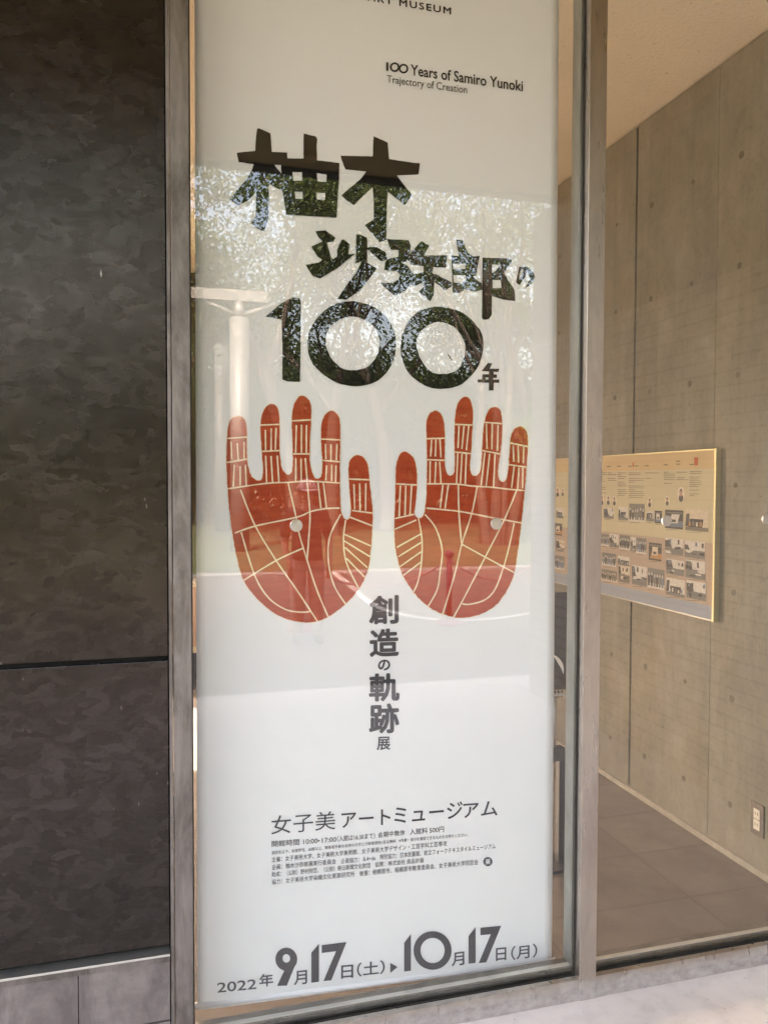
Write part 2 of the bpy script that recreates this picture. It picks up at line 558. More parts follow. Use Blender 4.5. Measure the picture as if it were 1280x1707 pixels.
def stroke(pts, w, seed=0):
    c = catmull(pts)
    L, R_ = [], []
    for i, p in enumerate(c):
        a, b = Vector(c[max(i - 1, 0)]), Vector(c[min(i + 1, len(c) - 1)])
        d = (b - a)
        d = d.normalized() if d.length else Vector((1, 0))
        nrm = Vector((-d.y, d.x))
        ww = w * (1 + 0.35 * noise.noise(Vector((p[0] * 0.3, p[1] * 0.3, seed))))
        L.append((p[0] + nrm.x * ww / 2, p[1] + nrm.y * ww / 2))
        R_.append((p[0] - nrm.x * ww / 2, p[1] - nrm.y * ww / 2))
    return L + R_[::-1]

YB = 2.17                                        # the plane of the banner

def plate(name, v2, faces, mat, parent, lift, axis=1, val=YB):
    """triangles in photo coordinates, laid on the plane of the print"""
    me = bpy.data.meshes.new(name)
    V = [at(p[0], p[1], axis, val - lift - (p[2] if len(p) > 2 else 0)) for p in v2]
    me.from_pydata([tuple(p) for p in V], [], [tuple(f) for f in faces])
    me.update()
    bm = bmesh.new()
    bm.from_mesh(me)
    bmesh.ops.recalc_face_normals(bm, faces=bm.faces)
    n = sum((f.normal[axis] for f in bm.faces))
    if n > 0:
        bmesh.ops.reverse_faces(bm, faces=bm.faces)
    bm.to_mesh(me)
    bm.free()
    return link(name, me, mat, parent)

def text_mesh(body, bold=0.0, space=1.0):
    c = bpy.data.curves.new('lettering', 'FONT')
    c.body = body
    c.resolution_u = 3
    c.space_character = space
    c.fill_mode = 'FRONT'
    o = bpy.data.objects.new('lettering', c)
    COL.objects.link(o)
    bpy.context.view_layer.update()
    ev = o.evaluated_get(bpy.context.evaluated_depsgraph_get())
    me = bpy.data.meshes.new_from_object(ev)
    V = [(v.co.x, v.co.y, 0.0) for v in me.vertices]
    Fc = [tuple(p.vertices) for p in me.polygons]
    if bold:
        v0, f0 = list(V), list(Fc)
        for k in range(8):
            n = len(V)
            a = k * math.pi / 4
            V += [(x + bold * math.cos(a), y + bold * math.sin(a), 0.00003 * (k + 1)) for x, y, _z in v0]
            Fc += [tuple(i + n for i in t) for t in f0]
    bpy.data.objects.remove(o)
    bpy.data.curves.remove(c)
    bpy.data.meshes.remove(me)
    return V, Fc

def text_px(body, x0, y0, x1, y1, h, bold=0.0, space=1.0):
    """lettering whose box runs along the line (x0,y0)-(x1,y1) and is h px high"""
    V, Fc = text_mesh(body, bold, space)
    ax, bx_ = min(p[0] for p in V), max(p[0] for p in V)
    ay, by = min(p[1] for p in V), max(p[1] for p in V)
    out = []
    for x, y, zz in V:
        u, v = (x - ax) / (bx_ - ax), (y - ay) / (by - ay)
        out.append((x0 + u * (x1 - x0), y0 + u * (y1 - y0) - v * h, zz))
    return out, Fc

def merge(parts):
    V, Fc = [], []
    for v, f in parts:
        n = len(V)
        V += list(v)
        Fc += [tuple(i + n for i in t) for t in f]
    return V, Fc

# ------------------------------------------------------------------ the setting
tag(bx('ground', -150, 150, -200, 100, -0.6, -0.05, MAT['earth']), kind='structure')
tag(bx('paving', -14, 16, -1.6, 2.10, -0.3, 0.0, MAT['paving']), kind='structure')
tag(bx('road', -40, 40, -9.6, -1.6, -0.3, -0.004, MAT['asphalt']), kind='structure')
tag(bx('lawn', -60, 60, -60, -9.6, -0.3, -0.012, MAT['grass']), kind='structure')
tag(bx('floor', -4.0, 2.6, 2.10, 6.9, -0.3, 0.0, MAT['floor']), kind='structure')
tag(bx('ceiling', -4.0, 2.6, 2.13, 6.9, 3.215, 3.4, MAT['ceiling']), kind='structure')

XW = 2.213
# right hand concrete wall of the room
wall = thing('concrete_wall', (XW, 4.5, 0), 'bare grey concrete side wall with form tie marks, right of the banner inside', 'wall')
def wall_panel(y0, y1, z0=0.03, z1=3.205):
    return bx('wall_slab', XW, 2.6, y0, y1, z0, z1, MAT['concrete'], wall, 0.002)
ys = [2.09, 2.2415, 2.8245, 3.4055, 3.9885, 6.9]
for a, b in zip(ys, ys[1:]):
    g = 0.007 if abs(b - 3.4055) < 1e-3 else 0.0009
    ga = 0.007 if abs(a - 3.4055) < 1e-3 else 0.0009
    wall_panel(a + ga, b - g)
bx('joint_backing', XW + 0.012, 2.598, 2.095, 6.895, 0.035, 3.2, MAT['dark'], wall)
bx('skirting', XW - 0.004, 2.6, 2.13, 6.9, 0.0, 0.026, MAT['skirting'], wall, 0.002)
for k, yy in enumerate([2.395, 2.69, 2.985, 3.28, 3.575, 3.87, 4.16, 4.45]):
    for j, zz in enumerate([0.216, 0.645, 1.073, 1.502, 1.938, 2.365, 2.795]):
        bm = bmesh.new()
        n = 14
        rr = 0.0125 + 0.002 * math.sin(k * 3 + j * 5)
        vs = [bm.verts.new((XW - 0.0012, yy + rr * math.cos(2 * math.pi * i / n), zz + rr * math.sin(2 * math.pi * i / n))) for i in range(n)]
        vi = [bm.verts.new((XW - 0.0012, yy + rr * 0.8 * math.cos(2 * math.pi * i / n), zz + rr * 0.8 * math.sin(2 * math.pi * i / n))) for i in range(n)]
        vb = [bm.verts.new((XW + 0.003, v.co.y, v.co.z)) for v in vs]
        vc = [bm.verts.new((XW + 0.003, v.co.y, v.co.z)) for v in vi]
        c = bm.verts.new((XW - 0.0006, yy, zz))
        for i in range(n):
            q = (i + 1) % n
            bm.faces.new((vs[i], vs[q], vi[q], vi[i]))
            bm.faces.new((vb[i], vb[q], vs[q], vs[i]))
        bm.faces.new(vi)
        bm.verts.remove(c)
        for v in vc:
            bm.verts.remove(v)
        obj('tie_hole_plug', bm, MAT['plug'], wall)
# back and left walls; an unseen window opening is added to light the room
bw = thing('back_wall', (0.3, 6.75, 0), 'dark back wall of the room, seen past the left edge of the banner', 'wall')
bx('wall_slab', -0.35, 1.0, 6.75, 6.9, 0, 3.21, MAT['darkwall'], bw)
bx('skirting', -0.35, 1.0, 6.735, 6.75, 0, 0.1, MAT['dark'], bw)
bx('unseen_window_head', -4.0, -0.35, 6.75, 6.9, 2.62, 3.21, MAT['outer'], bw)
bx('wall_slab', 1.0, 2.2, 6.75, 6.9, 0, 3.21, MAT['outer'], bw)
bx('unseen_window_frame', -2.2, -2.14, 6.78, 6.86, 0, 2.62, MAT['steel_in'], bw)
sw = thing('side_wall', (-4.0, 4.5, 0), 'plain wall at the far left end of the room behind the dark cladding', 'wall')
bx('wall_slab', -4.2, -4.0, 2.2, 6.9, 0, 3.21, MAT['concrete'], sw)

# unseen storey above, added and sized to shade the road in front
bd = thing('unseen_upper_storey', (0, 6, 3.4), 'unseen concrete upper storey and roof added above the glazed hall to shade the road', 'building')
bx('wall', -16, 16, 2.2, 7.2, 3.43, 10.6, MAT['outer'], bd)
bx('roof', -16.3, 16.3, 1.9, 7.5, 10.6, 11.0, MAT['outer'], bd)
bx('lintel', -4.2, 2.8, 2.045, 2.2, 3.21, 3.4, MAT['outer'], bd)
bx('rear_pier', -8.0, -4.3, 2.2, 9.0, 0, 3.4, MAT['outer'], bd)
bx('rear_pier', 2.81, 7.0, 2.2, 9.0, 0, 3.4, MAT['outer'], bd)

cn = thing('entrance_canopy', (0, 0, 3.4), 'flat canopy with a dark soffit over the pavement, mirrored at the top of the window', 'canopy')
bx('soffit', -1.9, 2.9, -0.69, 2.2, 3.4, 3.42, MAT['soffit'], cn)
bx('fascia', -1.9, 2.9, -0.78, -0.69, 3.38, 3.7, MAT['dark'], cn)

bk = thing('tiled_wall', (2.7, 0.4, 0), 'pale tiled wing wall running out from the window, mirrored in the right pane', 'wall')
bx('wall_face', 2.6, 2.8, -1.13, 2.09, 0, 2.5, MAT['brick'], bk)
bx('wall_band', 2.6, 2.8, -1.13, 2.09, 2.5, 3.398, MAT['concrete'], bk)
bx('end_pier', 2.205, 2.6, 2.05, 2.09, 0.0, 3.2, MAT['concrete'], bk)

# ------------------------------------------------------------------ dark cladding on the left
cl = thing('cladding_wall', (-1.0, 2.07, 0), 'wall of dark patinated steel sheets left of the window, above a grey plinth', 'wall')
PX = -0.19
tag(bx('cladding_panel', -5, 0.0265, 2.062, 2.075, 1.071, 3.4, MAT['clad'], cl, 0.0015))
tag(bx('cladding_panel', -5, 0.0265, 2.062, 2.075, 0.337, 1.059, MAT['clad'], cl, 0.0015))
bx('backing', -5, 0.03, 2.084, 2.2, 0.0, 3.4, MAT['dark'], cl)
bx('drip_flashing', -5, 0.0265, 2.043, 2.084, 0.3165, 0.3225, MAT['bright'], cl, 0.001)
bx('flashing_fold', -5, 0.0265, 2.0455, 2.084, 0.301, 0.3165, MAT['steel_l'], cl)
bx('plinth_sheet', -5, PX - 0.0008, 2.050, 2.084, 0.15, 0.301, MAT['plinth'], cl, 0.0012)
bx('plinth_sheet', PX + 0.0008, 0.0265, 2.050, 2.084, 0.15, 0.301, MAT['plinth'], cl, 0.0012)
bx('plinth_sheet', -5, 0.0265, 2.046, 2.084, 0.0, 0.148, MAT['plinth'], cl, 0.0012)

# ------------------------------------------------------------------ the window
wn = thing('shop_window', (1.0, 2.08, 0), 'tall glazed window in steel frames with round metal markers on the glass', 'window')
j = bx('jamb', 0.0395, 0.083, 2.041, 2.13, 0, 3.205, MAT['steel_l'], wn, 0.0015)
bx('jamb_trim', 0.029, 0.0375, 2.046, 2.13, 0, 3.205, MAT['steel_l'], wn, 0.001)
m_ = bx('mullion', 1.1725, 1.2265, 2.041, 2.13, 0, 3.205, MAT['steel_r'], wn, 0.0015)
for x0, x1 in ((0.083, 1.1725), (1.2265, 2.205)):
    bx('bottom_rail', x0, x1, 2.0425, 2.0625, 0.0355, 0.0645, MAT['steel_r'], wn, 0.0012)
    bx('base_strip', x0, x1, 2.0440, 2.0625, 0.0, 0.0350, MAT['steel_r'], wn, 0.0008)
    bx('rail_step', x0, x1, 2.0625, 2.072, 0, 0.060, MAT['steel_r'], wn)
    bx('gasket', x0, x1, 2.067, 2.0722, 0.058, 0.0635, MAT['gasket'], wn)
    bx('lit_bead_top', x0 + 0.006, x1 - 0.006, 2.0875, 2.103, 0.080, 0.0825, MAT['lit_bead_top'], wn, 0.0008)
    b = bx('glazing_bead', x0, x1, 2.086, 2.132, 0.03, 0.080, MAT['bead'], wn, 0.003)
    bx('gasket', x0, x1, 2.0802, 2.0858, 0.05, 0.072, MAT['bead'], wn)
    gp = bx('glass_pane', x0 + 0.001, x1 - 0.001, 2.0722, 2.0802, 0.05, 3.2, MAT['glass'], wn)
    for dx, dy in ((493.5, 876), (826.5, 873), (1110.5, 868), (1277, 865)):
        p = at(dx, dy, 1, 2.0715)
        if not x0 < p.x < x1:
            continue
        bm = bmesh.new()
        n = 28
        prof = [(0.0165, 2.0722), (0.0165, 2.0675), (0.0155, 2.0665), (0.004, 2.0662), (0.0, 2.0664)]
        rings = [[bm.verts.new((p.x + r * math.cos(2 * math.pi * i / n), y, p.z + r * math.sin(2 * math.pi * i / n))) for i in range(n)] for r, y in prof[:-1]]
        for a, b_ in zip(rings, rings[1:]):
            for i in range(n):
                bm.faces.new((a[i], a[(i + 1) % n], b_[(i + 1) % n], b_[i]))
        bm.faces.new(rings[-1])
        obj('marker_disc', bm, MAT['disc'], gp)
for xx in (1.1685, 1.2265, 0.083):
    bx('gasket', xx, xx + 0.004, 2.0665, 2.0722, 0.062, 3.2, MAT['gasket'], wn)
bx('glazing_bead', 1.1665, 1.1725, 2.0815, 2.1285, 0.081, 3.2, MAT['steel_in'], wn, 0.001)
bx('glazing_bead', 1.2265, 1.2325, 2.0815, 2.1285, 0.081, 3.2, MAT['steel_in'], wn, 0.001)

# ------------------------------------------------------------------ the banner
bl_, br_ = at(329.5, 1686, 1, YB), at(920, 1607, 1, YB)
tl_, tr_ = at(324.3, -60, 1, YB), at(932.4, -60, 1, YB)
top = 3.12
bn = thing('hanging_banner', (0.6, YB, 0.05), 'tall white exhibition banner with two red hands hanging behind the glass', 'banner')
bm = bmesh.new()
nu, nv = 40, 110
grid = []
for jv in range(nv + 1):
    row = []
    for i in range(nu + 1):
        u, v = i / nu, jv / nv
        l = Vector((bl_.x + (tl_.x - bl_.x) * v, 0, bl_.z + (top - bl_.z) * v))
        r = Vector((br_.x + (tr_.x - br_.x) * v, 0, br_.z + (top - br_.z) * v))
        p = l.lerp(r, u)
        row.append((p.x, p.z))
    grid.append(row)
def sag(x, z):
    """very slight waves of the cloth, towards the room"""
    return 0.0025 * noise.noise(Vector((x * 2.2, z * 1.1, 4.2))) 
vf = [[bm.verts.new((x, YB + 0.0012 + max(0.0, sag(x, z)), z)) for x, z in row] for row in grid]
vbk = [[bm.verts.new((x, YB + 0.0022 + max(0.0, sag(x, z)), z)) for x, z in row] for row in grid]
for jv in range(nv):
    for i in range(nu):
        bm.faces.new((vf[jv][i], vf[jv][i + 1], vf[jv + 1][i + 1], vf[jv + 1][i]))
        bm.faces.new((vbk[jv][i], vbk[jv + 1][i], vbk[jv + 1][i + 1], vbk[jv][i + 1]))
for jv in range(nv):
    for i in (0, nu):
        bm.faces.new((vf[jv][i], vf[jv + 1][i], vbk[jv + 1][i], vbk[jv][i]))
obj('fabric', bm, MAT['fabric'], bn, True)
hb0, hb1 = at(324.5, 1679, 1, YB), at(926, 1603, 1, YB)
obj('bottom_batten', tube(bmesh.new(), [hb0 + Vector((0, 0.004, 0)), hb1 + Vector((0, 0.004, 0))], 0.0085, 14), MAT['hem'], bn, True)
obj('top_batten', tube(bmesh.new(), [(tl_.x - 0.01, YB + 0.004, top), (tr_.x + 0.01, YB + 0.004, top)], 0.0085, 14), MAT['hem'], bn, True)
for xx in (tl_.x + 0.05, tr_.x - 0.05):
    obj('hanging_wire', tube(bmesh.new(), [(xx, YB + 0.004, top), (xx, YB + 0.004, 3.215)], 0.0015, 6), MAT['greymetal'], bn)

A = (360, 200, 5.818)
yu_o = [Z(*A, [(398,85),(412,73),(528,125),(536,215),(540,305),(690,312),(692,368),(848,370),(850,128),(968,155),(983,185),(975,240),(980,388),(1100,400),(1197,415),(1195,550),(1180,760),(1168,945),(920,930),(680,915),(660,780),(645,685),(575,650),(520,620),(500,650),(515,700),(508,940),(470,1080),(395,1045),(335,995),(385,935),(388,690),(370,720),(300,785),(210,825),(135,765),(210,670),(290,580),(345,490),(367,425),(220,405),(200,315),(290,304),(380,297),(385,200)])]
yu_h = [Z(*A, q) for q in ([(565,430),(630,432),(635,518),(600,475)], [(740,502),(836,502),(838,585),(748,588)], [(980,510),(1075,525),(1070,600),(982,590)], [(762,692),(840,692),(842,765),(770,760)], [(972,700),(1060,703),(1057,775),(975,768)])]
Bz = (560, 200, 8)
ki_o = [Z(*Bz, [(500,210),(692,295),(700,440),(708,515),(1000,560),(1118,572),(1100,720),(1000,728),(810,735),(900,850),(1015,995),(920,1130),(800,1040),(690,950),(680,1100),(672,1360),(670,1590),(582,1624),(384,1398),(505,1320),(505,1100),(490,900),(480,900),(360,1010),(240,1130),(150,1070),(70,1000),(200,890),(330,780),(405,682),(130,655),(100,600),(60,470),(490,480)])]
Cz = (500, 370, 6.4)
sa_o = [Z(*Cz, [(165,95),(270,85),(380,165),(355,205),(285,215),(330,370),(350,395),(395,365),(400,285),(440,190),(465,182),(530,235),(515,345),(590,335),(400,490),(215,600),(130,570),(60,455),(200,430),(240,400),(190,370),(120,260),(240,205),(190,150)]),
        Z(*Cz, [(600,130),(640,130),(715,165),(718,275),(740,265),(820,265),(915,325),(930,400),(860,415),(790,350),(718,290),(715,430),(820,495),(730,610),(640,730),(495,825),(400,818),(490,680),(600,540),(655,420),(593,440)])]
Dz = (620, 370, 6.4)
ya_o = [Z(*Dz, [(160,180),(390,190),(415,255),(397,345),(525,200),(612,250),(550,357),(800,350),(790,485),(655,478),(645,545),(700,565),(850,640),(850,690),(780,725),(715,670),(665,640),(655,780),(620,845),(500,740),(550,690),(550,640),(465,680),(410,670),(335,745),(230,780),(90,648),(230,645),(285,610),(300,560),(270,520),(130,515),(140,430),(165,390),(280,370),(285,297),(200,293)])]
ya_h = [Z(*Dz, [(310,432),(365,420),(378,395),(420,450),(550,470),(550,530),(500,548),(440,555),(410,510),(375,460)])]
Ez = (740, 380, 8)
ro_o = [Z(*Ez, [(160,150),(250,160),(290,270),(320,330),(385,375),(475,370),(450,500),(430,630),(385,640),(410,670),(505,735),(510,820),(440,840),(400,845),(285,810),(210,860),(115,860),(105,620),(100,362),(200,375)]),
        Z(*Ez, [(512,390),(660,395),(870,405),(910,430),(800,590),(850,690),(940,820),(950,970),(800,955),(640,905),(635,1150),(600,1215),(530,1222),(505,1200),(510,760)])]
ro_h = [Z(*Ez, q) for q in ([(115,470),(285,472),(285,545),(120,548)], [(120,625),(285,625),(300,690),(240,740),(130,720)], [(640,480),(760,485),(690,570),(640,600)], [(650,690),(755,690),(765,800),(645,800)])]
no_o = [Z(*Ez, [(1000,515),(1105,510),(1190,590),(1212,640),(1165,745),(1080,797),(1150,680),(1110,570),(1085,650),(1005,760),(960,720),(980,620)])]
no_h = [Z(*Ez, [(1035,545),(1065,550),(1030,650),(1000,690),(1005,610)])]
Fz = (430, 480, 4.923)
one_o = [Z(*Fz, [(60,235),(190,125),(285,75),(340,85),(352,110),(350,430),(345,770),(240,765),(200,750),(200,500),(195,255)])]
z1_o = [Z(*Fz, [(720,110),(790,105),(930,140),(1040,215),(1110,320),(1135,440),(1120,580),(1070,680),(990,760),(900,795),(790,810),(640,780),(520,700),(435,610),(403,490),(420,350),(470,260),(560,170),(640,125)])]
z1_h = [Z(*Fz, [(760,228),(850,245),(930,295),(985,360),(1003,450),(985,550),(900,655),(780,678),(690,665),(600,580),(555,480),(555,380),(600,300),(680,250)])]
Gz = (650, 490, 6.4)
z2_o = [Z(*Gz, [(450,135),(540,130),(640,150),(770,190),(880,280),(975,400),(1000,520),(985,650),(945,780),(860,880),(760,970),(640,1005),(540,1013),(420,1000),(290,930),(190,840),(130,700),(110,590),(130,420),(200,280),(300,180)])]
z2_h = [Z(*Gz, [(500,292),(580,300),(690,350),(770,450),(808,560),(800,660),(740,800),(640,850),(480,852),(400,800),(320,690),(280,560),(285,460),(340,380),(420,320)])]
ne_o = [Z(*Gz, [(1045,735),(1090,740),(1065,795),(1165,795),(1155,830),(1105,828),(1105,855),(1140,858),(1138,893),(1100,893),(1098,912),(1165,912),(1163,948),(1108,945),(1105,1028),(1055,1028),(1055,945),(935,942),(935,910),(985,910),(985,855),(1055,855),(1055,825),(975,822)])]
ne_h = [Z(*Gz, [(1020,888),(1050,888),(1050,912),(1020,912)])]

def title(outers, holes=(), sm=0, amp=0.3, seed=0):
    o = [rough(smooth_poly(q, sm), amp, 3.5, seed) for q in outers]
    h = [rough(smooth_poly(q, sm), amp, 3.5, seed + 3) for q in holes]
    v, f = fill2d(o, h)
    plate('title_character', v, f, MAT['ink'], bn, 0.0006)
title(yu_o, yu_h, 0, 0.3, 1)
title(ki_o, (), 0, 0.3, 2)
title(sa_o, (), 0, 0.3, 3)
title(ya_o, ya_h, 0, 0.3, 4)
title(ro_o, ro_h, 0, 0.3, 5)
title(no_o, no_h, 0, 0.2, 6)
title(one_o, (), 0, 0.35, 7)
title(z1_o, z1_h, 1, 0.45, 8)
title(z2_o, z2_h, 1, 0.45, 9)
title(ne_o, ne_h, 0, 0.2, 10)

# the two red hands
HL = (360, 640, 4.164)
HR = (630, 640, 4.164)
left_hand = [(100,240),(155,220),(195,235),(213,290),(215,400),(215,540),(240,640),(290,675),(320,665),(330,600),(318,480),(310,330),(310,240),(340,160),(385,133),(425,155),(440,210),(442,350),(440,480),(455,590),(495,637),(525,620),(535,560),(533,430),(525,250),(535,150),(570,90),(600,78),(640,100),(663,160),(660,260),(650,420),(650,560),(680,650),(705,663),(735,640),(740,540),(730,420),(730,280),(755,210),(800,182),(835,200),(862,250),(862,400),(858,560),(860,700),(862,860),(880,925),(905,945),(930,935),(940,870),(930,760),(920,640),(920,560),(940,510),(980,492),(1025,505),(1055,560),(1065,680),(1080,800),(1088,900),(1080,1100),(1060,1280),(1010,1400),(930,1500),(840,1580),(740,1640),(640,1660),(520,1645),(400,1595),(280,1490),(190,1370),(150,1230),(120,1080),(95,900),(80,720),(72,540),(78,320)]
left_lines = [[(72,378),(215,368)],[(75,545),(215,522)],[(80,728),(350,690),(500,683),(640,675),(866,688)],[(310,285),(440,280)],[(320,468),(440,462)],[(527,256),(660,248)],[(535,485),(650,485)],[(732,382),(862,388)],[(738,530),(860,540)],[(920,660),(1065,665)],[(945,878),(1088,897)],
 [(105,400),(110,525)],[(148,410),(155,527)],[(195,400),(195,520)],[(128,560),(120,715)],[(168,570),(168,705)],[(205,560),(210,705)],[(343,318),(345,460)],[(383,308),(383,460)],[(417,305),(412,455)],[(345,497),(352,690)],[(382,500),(393,683)],[(425,497),(437,680)],
 [(558,285),(553,478)],[(594,282),(593,478)],[(628,285),(627,478)],[(555,515),(553,675)],[(590,518),(592,675)],[(620,515),(633,675)],[(760,415),(762,520)],[(798,418),(798,530)],[(840,415),(835,530)],[(768,565),(762,670)],[(803,560),(803,675)],[(833,565),(830,680)],[(957,695),(963,870)],[(997,690),(1000,880)],[(1040,690),(1038,880)],
 [(500,683),(555,920),(580,1050),(630,1215),(700,1430),(780,1620)],[(632,675),(652,900),(645,1050),(633,1215)],[(708,685),(728,862)],[(745,685),(767,860)],[(860,862),(770,865),(660,885),(560,925),(280,985),(130,1035)],[(170,735),(270,980),(420,1230),(560,1430),(705,1650)],[(175,1030),(265,1320),(360,1480),(480,1565),(590,1585),(655,1580)],[(190,1365),(420,1225),(605,1140)],[(865,905),(790,1060),(780,1230),(820,1400),(900,1530)],[(900,945),(885,1080),(905,1240),(990,1420)],[(930,925),(1085,985)],[(893,1045),(1075,1125)],[(890,1090),(1070,1200)],[(895,1135),(1050,1275)],[(905,1210),(1030,1340)]]
right_hand = [(125,560),(150,490),(180,465),(220,485),(250,515),(270,600),(270,720),(260,840),(250,900),(270,930),(305,930),(325,890),(335,800),(340,650),(340,450),(335,260),(355,205),(400,180),(440,205),(460,270),(465,420),(462,560),(475,620),(500,640),(530,625),(535,540),(530,400),(535,200),(560,115),(605,83),(640,105),(660,180),(655,320),(648,450),(635,580),(650,635),(680,640),(710,615),(720,540),(725,380),(740,240),(770,175),(815,155),(850,180),(862,250),(860,380),(848,480),(832,590),(835,660),(865,683),(890,670),(905,600),(915,450),(920,360),(945,310),(990,292),(1025,315),(1043,380),(1035,520),(1018,740),(995,970),(950,1310),(900,1430),(820,1540),(720,1600),(600,1625),(520,1622),(400,1580),(300,1510),(220,1410),(160,1310),(120,1150),(112,1000),(118,850),(122,700)]
right_lines = [[(125,693),(272,702)],[(115,935),(250,905)],[(155,705),(147,920)],[(193,705),(187,912)],[(233,705),(222,910)],[(335,380),(462,376)],[(340,525),(462,530)],[(372,388),(365,503)],[(402,385),(398,503)],[(430,383),(437,510)],[(362,535),(360,690)],[(402,540),(395,688)],[(428,540),(437,690)],
 [(533,280),(655,285)],[(535,472),(648,484)],[(562,290),(555,445)],[(597,292),(582,450)],[(630,290),(613,460)],[(553,480),(545,690)],[(583,485),(572,690)],[(613,485),(605,695)],[(735,265),(860,275)],[(725,462),(848,486)],[(752,275),(757,450)],[(793,275),(790,455)],[(833,285),(828,465)],[(742,475),(715,705)],[(775,485),(750,710)],[(812,487),(802,715)],
 [(918,410),(1043,435)],[(908,560),(1030,577)],[(938,425),(942,540)],[(972,430),(975,545)],[(1012,435),(1008,550)],[(945,570),(927,720)],[(978,580),(968,735)],[(1005,580),(1003,725)],[(340,693),(540,695),(650,708),(800,718),(900,730),(1018,740)],[(335,862),(450,872),(560,884),(650,900),(800,930),(995,965)],
 [(450,700),(432,860)],[(488,700),(465,865)],[(557,695),(562,900),(580,1110)],[(688,715),(650,900),(582,1110),(530,1330),(445,1610)],[(963,735),(880,935),(740,1210),(600,1480),(525,1620)],[(945,965),(905,1150),(865,1290),(810,1430),(740,1500),(640,1530),(585,1528)],[(585,1115),(740,1200),(945,1310)],[(325,905),(400,1000),(445,1150),(430,1310),(410,1430),(345,1550)],[(280,930),(305,1080),(300,1250),(275,1380),(240,1455)],[(115,1010),(265,945)],[(130,1135),(300,1040)],[(140,1200),(300,1100)],[(150,1270),(300,1165)],[(175,1330),(300,1235)]]
for zz, ol, lines, sd_ in ((HL, left_hand, left_lines, 21), (HR, right_hand, right_lines, 22)):
    o = rough(smooth_poly(Z(*zz, ol), 1), 0.5, 2.5, sd_)
    rim = [(p[0] + (p[0] - sum(q[0] for q in o) / len(o)) * 0.0, p[1]) for p in o]
    v, f = fill2d([o])
    hp = plate('hand_print', v, f, MAT['red'], bn, 0.0006)
    st = [stroke(Z(*zz, ln), 2.5, k) for k, ln in enumerate(lines)]
    v, f = fill2d(st)
    plate('palm_lines', v, f, MAT['cream'], hp, 0.0012)
    # thin pale rim left by the cut-out around the hand
    n = len(o)
    rimq = []
    for i in range(n):
        a, b = Vector(o[i]), Vector(o[(i + 1) % n])
        d = (b - a).normalized() if (b - a).length else Vector((1, 0))
        nn = Vector((d.y, -d.x)) * 0.9
        if inside(((a.x + b.x) / 2 + nn.x * 0.5, (a.y + b.y) / 2 + nn.y * 0.5), o):
            nn = -nn
        rimq.append([(a.x, a.y), (b.x, b.y), (b.x + nn.x, b.y + nn.y), (a.x + nn.x, a.y + nn.y)])
    V, Fc = [], []
    for q in rimq:
        k = len(V)
        V += q
        Fc.append((k, k + 1, k + 2, k + 3))
    plate('pale_rim', V, Fc, MAT['cream'], hp, 0.0003)

# lettering
T = text_px
plate('heading_lettering', *T('JOSHIBI ART MUSEUM', 522, -11.5, 752, 27, 15.5, 0.022, 1.25), MAT['ink'], bn, 0.0006)
Hz = (320, 0, 2.0645)
def ring_pts(cx, cy, r, n=36):
    return Z(*Hz, [(cx + r * math.cos(2 * math.pi * i / n), cy + r * 1.02 * math.sin(2 * math.pi * i / n)) for i in range(n)])
v, f = fill2d([Z(*Hz, [(668, 212), (675.5, 213), (675.5, 243), (668, 242)]), ring_pts(697.5, 229.5, 16.5), ring_pts(728, 234.5, 16.5)], [ring_pts(697.5, 229.5, 10.2), ring_pts(728, 234.5, 10.2)])
plate('heading_lettering', v, f, MAT['ink'], bn, 0.0006)
plate('heading_lettering', *T('Years of Samiro Yunoki', 684.5, 124.5, 871.5, 152, 18.5, 0.016), MAT['ink'], bn, 0.0006)
plate('heading_lettering', *T('Trajectory of Creation', 645, 140.5, 778.5, 159.0, 16.5, 0.0), MAT['ink'], bn, 0.0006)
for ch, x0, x1, yb, h, bo in (('創', 615, 664.5, 1041.5, 48, 0.03), ('造', 616, 665, 1096, 47, 0.03), ('の', 630, 650.5, 1118.5, 18.5, 0.03), ('軌', 615, 666, 1170.5, 47, 0.03), ('跡', 615, 665.5, 1224, 50, 0.03), ('展', 628, 650.5, 1251, 22, 0.012)):
    sl_ = -0.035
    plate('subtitle_character', *T(ch, x0, yb, x1, yb + sl_ * (x1 - x0), h, bo), MAT['dark_ink'], bn, 0.0006)
plate('venue_lettering', *T('女子美', 452, 1392, 559, 1383, 31, 0.0), MAT['dark_ink'], bn, 0.0006)
plate('venue_lettering', *T('アート', 569, 1381, 651, 1375, 26, 0.01), MAT['dark_ink'], bn, 0.0006)
plate('venue_lettering', *T('ミュージ', 657, 1374, 771, 1364, 28, 0.01), MAT['dark_ink'], bn, 0.0006)
plate('venue_lettering', *T('アム', 772, 1364.5, 829, 1360, 25, 0.01), MAT['dark_ink'], bn, 0.0006)
